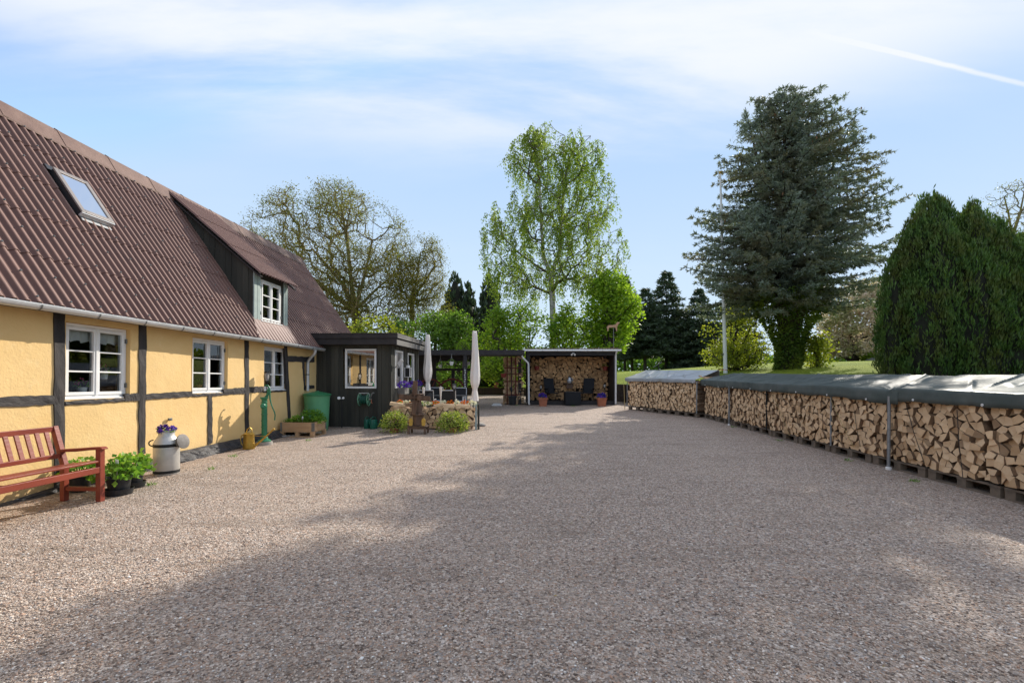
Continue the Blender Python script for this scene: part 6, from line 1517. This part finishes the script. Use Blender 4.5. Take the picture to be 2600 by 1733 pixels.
# clipped dome and hedge
def clipped(name, label, pts_fn, n, mat, L, seed, cat, core=None):
    rng = np.random.default_rng(seed); t = thing(name, label, cat); P, D = pts_fn(rng, n); leaves('foliage', P, D+rng.normal(size=P.shape)*.6, L*rng.uniform(.7, 1.2, n), L*.6, MAT[mat], t, rng)
    if core: core(t)
    return t
def dome(rng, n):
    d = unit(rng.normal(size=(n, 3))); d[:, 2] = np.abs(d[:, 2]); return d*np.array([[.42, .42, .95]])*rng.uniform(.86, 1.0, (n, 1))+[[0, 0, .9]], d
t = clipped('clipped_bush', 'clipped green dome-shaped bush rising behind the pergola roof', dome, 2600, 'maple', .07, 3, 'bush'); q = at(1176, 900, 25.5); t.location = (q.x, 25.5, at(1176, 861, 25.5).z-1.87)
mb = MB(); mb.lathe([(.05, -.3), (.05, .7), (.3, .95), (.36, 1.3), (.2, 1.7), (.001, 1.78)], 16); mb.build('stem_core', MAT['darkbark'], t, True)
def hedge_pts(rng, n):
    x = rng.uniform(-9, .4, n); f = rng.random(n); y = np.where(f < .6, 30.35+rng.normal(size=n)*.06, rng.uniform(30.3, 31.2, n)); z = np.where(f < .6, rng.uniform(.80, 1.58, n), 1.56+rng.normal(size=n)*.05)
    z = z+.05*np.sin(x*2.1); return np.c_[x, y, z], np.c_[np.zeros(n), -np.where(f < .6, 1, .1), np.where(f < .6, .3, 1)]
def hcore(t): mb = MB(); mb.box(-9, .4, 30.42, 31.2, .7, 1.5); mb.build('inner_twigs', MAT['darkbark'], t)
t = clipped('clipped_hedge', 'low clipped green hedge behind the garden wall, seen past the terrace', hedge_pts, 9000, 'hedge', .10, 5, 'hedge', hcore)

# ---- conifers
def conifer(name, label, cat, loc, H, prof, clear, seed, mat, group=None, lev=.42, per=9, L=.34, W=.11, tw=.22, rise=.12, droop=.25, trunk_r=.16, cones=0, sub=5, tipup=.25, bark='darkbark', dens=1.0):
    """prof(t, az) -> branch length at relative height t; foliage is many needle-covered twigs on drooping branches"""
    rng = np.random.default_rng(seed); t = thing(name, label, cat, loc, 0, group); TA, TB, ra, rb = [(0, 0, -.2)], [(0, 0, H*.96)], [trunk_r], [.015]; P, D, LL, CP = [], [], [], []
    z = clear
    while z < H-.05:
        f = z/H; m = max(4, int(per*(1-.45*f))); a0 = rng.random()*6.28
        for k in range(m):
            az = a0+k*6.2832/m+rng.normal()*.18; R_ = prof(f, az); R_ = min(R_, prof(min(1, max(0, f+R_*(rise*(1.2-f)-droop+tipup)/H)), az))*rng.uniform(.76, 1.06)
            if R_ < .12: R_ = .12
            zb_ = z+rng.normal()*lev*.3; dirv = np.array([math.cos(az), math.sin(az), 0]); perp = np.array([-math.sin(az), math.cos(az), 0]); ns = max(2, int(R_/tw)); prev = np.array([0, 0, zb_])
            rs_ = rise*(1.2-f)+rng.normal()*.05; dr_ = droop*rng.uniform(.5, 1.5); tu_ = tipup*rng.uniform(.5, 1.5)
            for s in range(1, ns+1):
                u = s/ns; p = dirv*R_*u+np.array([0, 0, zb_+R_*(rs_*u-dr_*u*u+tu_*u**3)])
                TA.append(tuple(prev)); TB.append(tuple(p)); r_ = .012+.014*R_*(1-u); ra.append(r_+.004); rb.append(r_)
                if u > .12:
                    wl_ = (.20+.5*R_*(1-u)*.55+.12)*dens
                    for sd in (-1, 1):
                        tl = wl_*rng.uniform(.6, 1.2); tdir = dirv*.65+perp*sd*rng.uniform(.5, 1.0)+np.array([0, 0, rng.uniform(-.35, .18)]); tdir /= np.linalg.norm(tdir); nn = max(2, int(tl/(L*.42)))
                        for q in range(nn):
                            w = (q+rng.random()*.6)/nn; c = p+tdir*tl*w+np.array([0, 0, -.10*tl*w*w])
                            for _ in range(sub): P.append(c+rng.normal(size=3)*.02); D.append(tdir*.9+rng.normal(size=3)*.55); LL.append(L*rng.uniform(.6, 1.1))
                    for _ in range(sub): P.append(p); D.append(dirv*.7+rng.normal(size=3)*.5+np.array([0, 0, .15])); LL.append(L)
                    if cones and f > .55 and rng.random() < cones: CP.append(p+rng.normal(size=3)*.15-np.array([0, 0, .08]))
                prev = p
        z += lev*rng.uniform(.75, 1.2)
    for k in range(10): P.append(np.array([0, 0, H*.97])); D.append(np.array([0, 0, 1])+rng.normal(size=3)*.25); LL.append(L)
    P, D = np.array(P), np.array(D); leaves('crown', P, D, np.array(LL), W, MAT[mat], t, rng); tubes('trunk', TA, TB, ra, rb, MAT[bark], t, 5)
    if CP: CP = np.array(CP); n = len(CP); tag(leaves('cones', CP, np.tile([[0, 0, -1.]], (n, 1))+rng.normal(size=(n, 3))*.12, .17, .075, MAT['cone'], t, rng), kind='stuff')
    return t
# the big blue spruce on the right
YS = 23.0; bx = (1992-1300)/F*YS; zs = lawn_h(bx, YS); SH_H = at(1990, 222, YS).z-zs
ly = [222, 262, 300, 340, 372, 400, 450, 480, 520, 560, 600, 645, 680, 720, 755]
lx = [4, 84, 98, 104, 150, 186, 192, 196, 224, 240, 258, 285, 262, 250, 225]
ry = [222, 250, 300, 340, 372, 400, 450, 500, 545, 570, 610, 645, 680, 720, 745]
rx = [4, 62, 165, 182, 200, 235, 246, 246, 282, 290, 284, 276, 262, 240, 200]
def sprof(f, az):
    y = 957-(zs+f*SH_H-HC)/YS*F; l = np.interp(y, ly, lx)/F*YS; r = np.interp(y, ry, rx)/F*YS; c = math.cos(az)
    return ((r if c > 0 else l)*abs(c)+(.72*(l+r)/2)*(1-abs(c)))*(1-.15*max(0, -math.sin(az)))*(1+.10*math.sin(az*2.3+y*.05))
BS = conifer('blue_spruce', 'huge broad blue-green spruce with brown cones on the right', 'spruce', (bx, YS, zs), SH_H, sprof, at(1990, 785, YS).z-zs, 7, 'blue', None, .29, 11, .20, .045, .28, .03, .20, .34, .10, 6, .24, dens=.80)
rng = np.random.default_rng(3)
for (x_, y_, h_) in ((1892, 285, 1.0), (1925, 270, 1.0), (2072, 258, 1.1), (2120, 285, 1.1), (2165, 312, 1.0), (1955, 262, 1.0), (2030, 250, 1.0)):      # the spruce has several leaders
    q = Vector(px(x_, y_, YS))-Vector((bx, YS, zs)); n = 420; u = rng.random(n); P = np.array(q)[None]+np.c_[rng.normal(size=(n, 2))*.28*u[:, None], -u*1.5]; D = np.c_[rng.normal(size=(n, 2)), rng.uniform(.1, 1.2, n)]
    leaves('foliage', P, D, .20, .045, MAT['blue'], BS, rng); 
    tubes('leader_stem', [tuple(q-Vector((0, 0, 2.6))+Vector(((0-q.x)*.35, 0, 0)))], [tuple(q+Vector((0, 0, .25)))], [.07], [.012], MAT['darkbark'], BS, 5)
# ivy wrapped round its trunk
def ivy(rng, n):
    ys = np.array([735, 780, 830, 880, 950]); xl = np.array([1884, 1915, 1958, 1972, 1974]); xr = np.array([2100, 2085, 2056, 2036, 2028]); y = rng.uniform(735, 952, n); a, b = np.interp(y, ys, xl), np.interp(y, ys, xr)
    hw = (b-a)/2/F*YS; t = rng.uniform(0, 6.283, n); r = rng.uniform(.78, 1.05, n)+.12*np.sin(t*3+y*.06); P = np.c_[((a+b)/2-1300)/F*YS+hw*r*np.cos(t), YS+hw*.8*r*np.sin(t), HC+(957-y)/F*YS]
    return P, np.c_[np.cos(t), np.sin(t), -.6*np.ones(n)]
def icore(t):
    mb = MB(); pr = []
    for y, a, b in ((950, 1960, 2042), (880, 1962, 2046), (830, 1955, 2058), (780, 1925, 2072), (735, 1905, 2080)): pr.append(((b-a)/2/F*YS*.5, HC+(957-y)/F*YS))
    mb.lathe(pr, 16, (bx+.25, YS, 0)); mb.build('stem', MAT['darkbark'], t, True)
t = clipped('ivy', 'thick ivy wrapped around the trunk of the big blue spruce', ivy, 9500, 'ivy', .15, 9, 'ivy', icore); origin(t, (bx, YS, zs))
shrub('garden_shrub', 'small yellow-leaved sprig at the right of the ivy-covered trunk', 22.6, 2076, 20, 858, MAT['forsy'], 61, 26, 60, .15, [(856, 2062, 2082), (880, 2058, 2092), (910, 2056, 2086), (940, 2062, 2076)], group=gs)

# dark spruces at the far edge of the lawn
YB = 56.0
def bproto(kind, seed):
    if kind == 'tall': return conifer('dark_spruce', '-', 'spruce', (0, 0, 0), 12.0, lambda f, az: 3.7*(1-f)**.75*(1+.12*math.sin(az*3)), 2.6, seed, 'spruce', 'dark spruces at the edge of the lawn', .50, 11, .48, .13, .40, .05, .22, .20, 0, 4, .12, dens=1.25)
    return conifer('dark_spruce', '-', 'spruce', (0, 0, 0), 10.5, lambda f, az: 4.7*(1-f)**.85*(1+.1*math.sin(az*4)), .3, seed, 'spruce', 'dark spruces at the edge of the lawn', .50, 11, .48, .13, .40, .0, .16, .20, 0, 4, .12, dens=1.25)
pt, pf = bproto('tall', 1), bproto('full', 2); used = set()
for kind, x_, top, wsc, Y, lab in (('tall', 1586, 704, .95, 58, 'dark spruce just right of the maple, its top rising behind it'), ('tall', 1638, 737, 1.35, 54, 'brownish-dark spruce with a bare lower trunk, left of the tallest one'), ('tall', 1692, 695, 1.22, 57, 'tallest dark spruce of the group left of the flagpole'),
                                   ('full', 1775, 736, 1.1, 55, 'dark spruce with branches down to the grass, just left of the flagpole'), ('full', 1858, 720, 1.0, 58, 'dark spruce behind the forsythia bush and flagpole'), ('tall', 1605, 775, 1.3, 62, 'shorter dark spruce behind the maple and the brownish one'), ('tall', 1730, 790, 1.4, 61, 'low dark spruce between the tallest one and the branch-to-ground one')):
    src = pt if kind == 'tall' else pf; o = src if kind not in used else copy_tree(src); used.add(kind)
    X = (x_-1300)/F*Y; z = lawn_h(X, Y); h = at(x_, top, Y).z-z; H0 = 12.0 if kind == 'tall' else 10.5; o.location = (X, Y, z); s = h/H0; o.scale = (s*wsc, s*wsc, s); o.rotation_euler = (0, 0, x_*1.7); o['label'] = lab

def cypress(name, label, cat, lobes, Y, seed, mat='cypress', tufts=250, per=24, L=.17, W=.034, group=None):
    """upright lobes closely set with flame-shaped sprays"""
    rng = np.random.default_rng(seed); t = thing(name, label, cat, (0, 0, 0), 0, group); P, D, RN = [], [], []; mb = MB()
    for (cx, top, hw, dy) in lobes:
        q0, zt = at(cx, top, Y), at(cx, top, Y).z; zb_ = lawn_h(q0.x, Y+dy)-.1; H = zt-zb_; rm = hw/F*Y
        def rad(u): return rm*np.interp(u, [0, .12, .35, .6, .8, .92, 1], [.80, .95, 1, .94, .74, .46, .05])
        n = int(tufts*H*rm/2.2)
        for _ in range(n):
            u = rng.random()**.9; a = rng.uniform(0, 6.283); r = rad(u)*(rng.uniform(.80, 1.06)+.13*math.sin(a*5+u*9+cx)); c = np.array([q0.x+r*math.cos(a), Y+dy+r*math.sin(a), zb_+u*H]); out = np.array([math.cos(a), math.sin(a), 0]); tl = rng.uniform(.30, .62)*(1.6 if rng.random() < .15+.25*(u > .75) else 1); tone = rng.random()
            for k in range(per):
                w = rng.random(); P.append(c+np.array([0, 0, tl*(w-.4)])+out*.10*math.sin(w*3.1)+rng.normal(size=3)*np.array([.07, .07, .02])*(1.15-w)); D.append(np.array([0, 0, 1.0])+out*.28*(1-w)+rng.normal(size=3)*.22); RN.append(np.clip(tone*.45+.45*w+.15*rng.normal(), 0, 1))
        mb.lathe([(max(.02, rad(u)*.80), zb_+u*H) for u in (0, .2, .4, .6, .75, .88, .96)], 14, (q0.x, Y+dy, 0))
        for k in range(8): P.append(np.array([q0.x, Y+dy, zt-.15*k])+rng.normal(size=3)*.05); D.append(np.array([0, 0, 1])+rng.normal(size=3)*.2); RN.append(.5)
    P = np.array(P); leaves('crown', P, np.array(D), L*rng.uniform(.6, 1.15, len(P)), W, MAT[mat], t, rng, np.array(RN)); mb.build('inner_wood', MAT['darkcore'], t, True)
    q = at(lobes[0][0], 900, Y); origin(t, (q.x, Y, lawn_h(q.x, Y))); return t
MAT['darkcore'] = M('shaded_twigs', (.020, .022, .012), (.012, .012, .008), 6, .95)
cypress('cypress', 'broad dark green cypress with flame-like tips behind the near woodpile', 'cypress', [(2362, 516, 62, 0), (2395, 522, 52, .1), (2322, 562, 52, -.2), (2290, 640, 42, 0), (2268, 690, 32, -.1), (2425, 570, 50, -.6), (2345, 610, 60, -.7), (2385, 650, 60, -.9), (2310, 720, 55, -.7), (2430, 700, 60, -.9)], 15.5, 1)
cypress('cypress', 'second dark cypress, right of the broad one and overlapping it', 'cypress', [(2478, 540, 42, .3), (2505, 532, 36, .5), (2452, 540, 34, -.2), (2530, 560, 40, .2), (2550, 610, 42, .1), (2475, 600, 55, -.7), (2515, 650, 58, -.8), (2470, 730, 60, -1.0)], 15.6, 2)
cypress('cypress', 'lower dark cypress cut by the right edge of the picture', 'cypress', [(2588, 640, 45, .2), (2625, 610, 55, .4), (2680, 590, 70, .6), (2570, 720, 52, -.6), (2620, 700, 60, -.7), (2690, 680, 70, -.6)], 15.6, 3)
gl_ = 'slim dark conifers above the pergola'
for (cx, top, hw, lab, sd) in ((1155, 706, 26, 'slim dark conifer left of the pair\'s lower one, above the deep green shrub', 4), (1186, 730, 24, 'shorter slim dark conifer just left of the taller parasol', 5), (1243, 707, 24, 'pointed slim dark conifer left of the birch crown', 6)):
    cypress('slim_conifer', lab, 'conifer', [(cx, top, hw, 0), (cx+hw*.6, top+45, hw*.7, .4), (cx-hw*.6, top+50, hw*.7, -.3)], 44, sd, 'spruce', 34, 10, .50, .2, gl_)

# far hedgerow closing the view, and stones on the lawn
rng = np.random.default_rng(8); n = 26000; x = rng.uniform(-70, 120, n); hgt = 2.6+1.3*np.array([mnoise.noise((v*.11, 0, 0)) for v in x])+.7*np.array([mnoise.noise((v*.5, 3, 0)) for v in x]); u = rng.random(n)
y = 74+rng.normal(size=n)*1.2; z = np.array([lawn_h(a, 74) for a in x])+u*hgt
tag(leaves('far_hedgerow', np.c_[x, y, z], rng.normal(size=(n, 3)), rng.uniform(.4, .8, n), .45, MAT['midgreen'], None, rng), 'distant leafy hedgerow along the far edge of the lawn', 'hedgerow', kind='stuff')
rs = random.Random(4)
for i, (px_2, s) in enumerate(((2216, .42), (2230, .60), (2243, .38), (2254, .30))):
    X = (px_2-1300)/F*40; mb = MB(); k = 12; vs = []
    mb.lathe([(.001, -.3*s), (s*.8, -.2*s), (s, .1*s), (s*.75, .45*s), (s*.35, .62*s), (.001, .66*s)], k, sx=1.15, sy=.8)
    mb.v = [tuple(Vector(p)*(1+.28*mnoise.noise(Vector(p)*2.2+Vector((i*7, 0, 0))))) for p in mb.v]
    o = mb.build('boulder', MAT['stone'], None, True); o.location = (X, 40+.3*i, lawn_h(X, 40)); tag(o, ('leftmost small', 'largest', 'middle small', 'rightmost low')[i]+' boulder of the stone heap on the far lawn', 'boulder', 'boulders on the far lawn')

# ================================================================== loose stones on the yard
rng = np.random.default_rng(17); n = 60000
yy = 1.9+6.5*rng.random(n)**1.6; xx = (rng.random(n)*2-1)*1.12*yy; keep = (xx > -5.4+.06*yy) & (xx < 5.6); xx, yy = xx[keep], yy[keep]; n = len(xx)
s = rng.uniform(.0035, .0085, n)*np.where(rng.random(n) < .04, 1.7, 1); a = rng.uniform(0, 6.283, n); ax = s*rng.uniform(.9, 1.5, n); by = s*rng.uniform(.7, 1.0, n); hz = s*rng.uniform(.5, .8, n); c0, s0_ = np.cos(a), np.sin(a)
V = np.zeros((n, 6, 3)); 
for k, (u, v, w) in enumerate(((1, 0, .2), (0, 1, .1), (-1, 0, .2), (0, -1, .1), (.1, .1, 1), (0, 0, -1))):
    V[:, k, 0] = xx+(u*ax*c0-v*by*s0_); V[:, k, 1] = yy+(u*ax*s0_+v*by*c0); V[:, k, 2] = G*yy+.002+w*hz
T = np.array([(0, 1, 4), (1, 2, 4), (2, 3, 4), (3, 0, 4), (1, 0, 5), (2, 1, 5), (3, 2, 5), (0, 3, 5)]); Q = (np.arange(n)[:, None, None]*6+T[None]).reshape(-1, 3)
o = npmesh('loose_pebbles', V.reshape(-1, 3), Q, np.repeat(rng.random(n), 8), MAT['pebble'], None, True); tag(o, 'loose small stones scattered over the gravel in the foreground', 'pebbles', kind='stuff')

n = 160; y = 2.2+11*rng.random(n); x = (rng.random(n)*2-1)*np.minimum(1.05*y, 5); tag(leaves('fallen_leaves', np.c_[x, y, G*y+.006], np.c_[rng.normal(size=(n, 2)), rng.normal(size=n)*.12], rng.uniform(.014, .03, n), .012, MAT['string'], None, rng), 'scattered dry leaf scraps on the gravel', 'leaf litter', kind='stuff')
c = np.array([(-4.9, 8.3), (-4.6, 7.2), (-4.75, 6.2), (-2.2, 12.4), (5.6, 7.9), (5.75, 10.2), (5.9, 12.6), (5.45, 6.4), (2.6, 20.2), (.2, 20.6), (-4.4, 10.2)]); P = np.repeat(c, 22, axis=0); P = P+rng.normal(size=P.shape)*.035
tag(leaves('weeds', np.c_[P, G*P[:, 1]], np.c_[rng.normal(size=(len(P), 2))*.7, np.ones(len(P))], rng.uniform(.03, .075, len(P)), .010, MAT['herb'], None, rng), 'small weed tufts coming up through the gravel', 'weeds', kind='stuff')
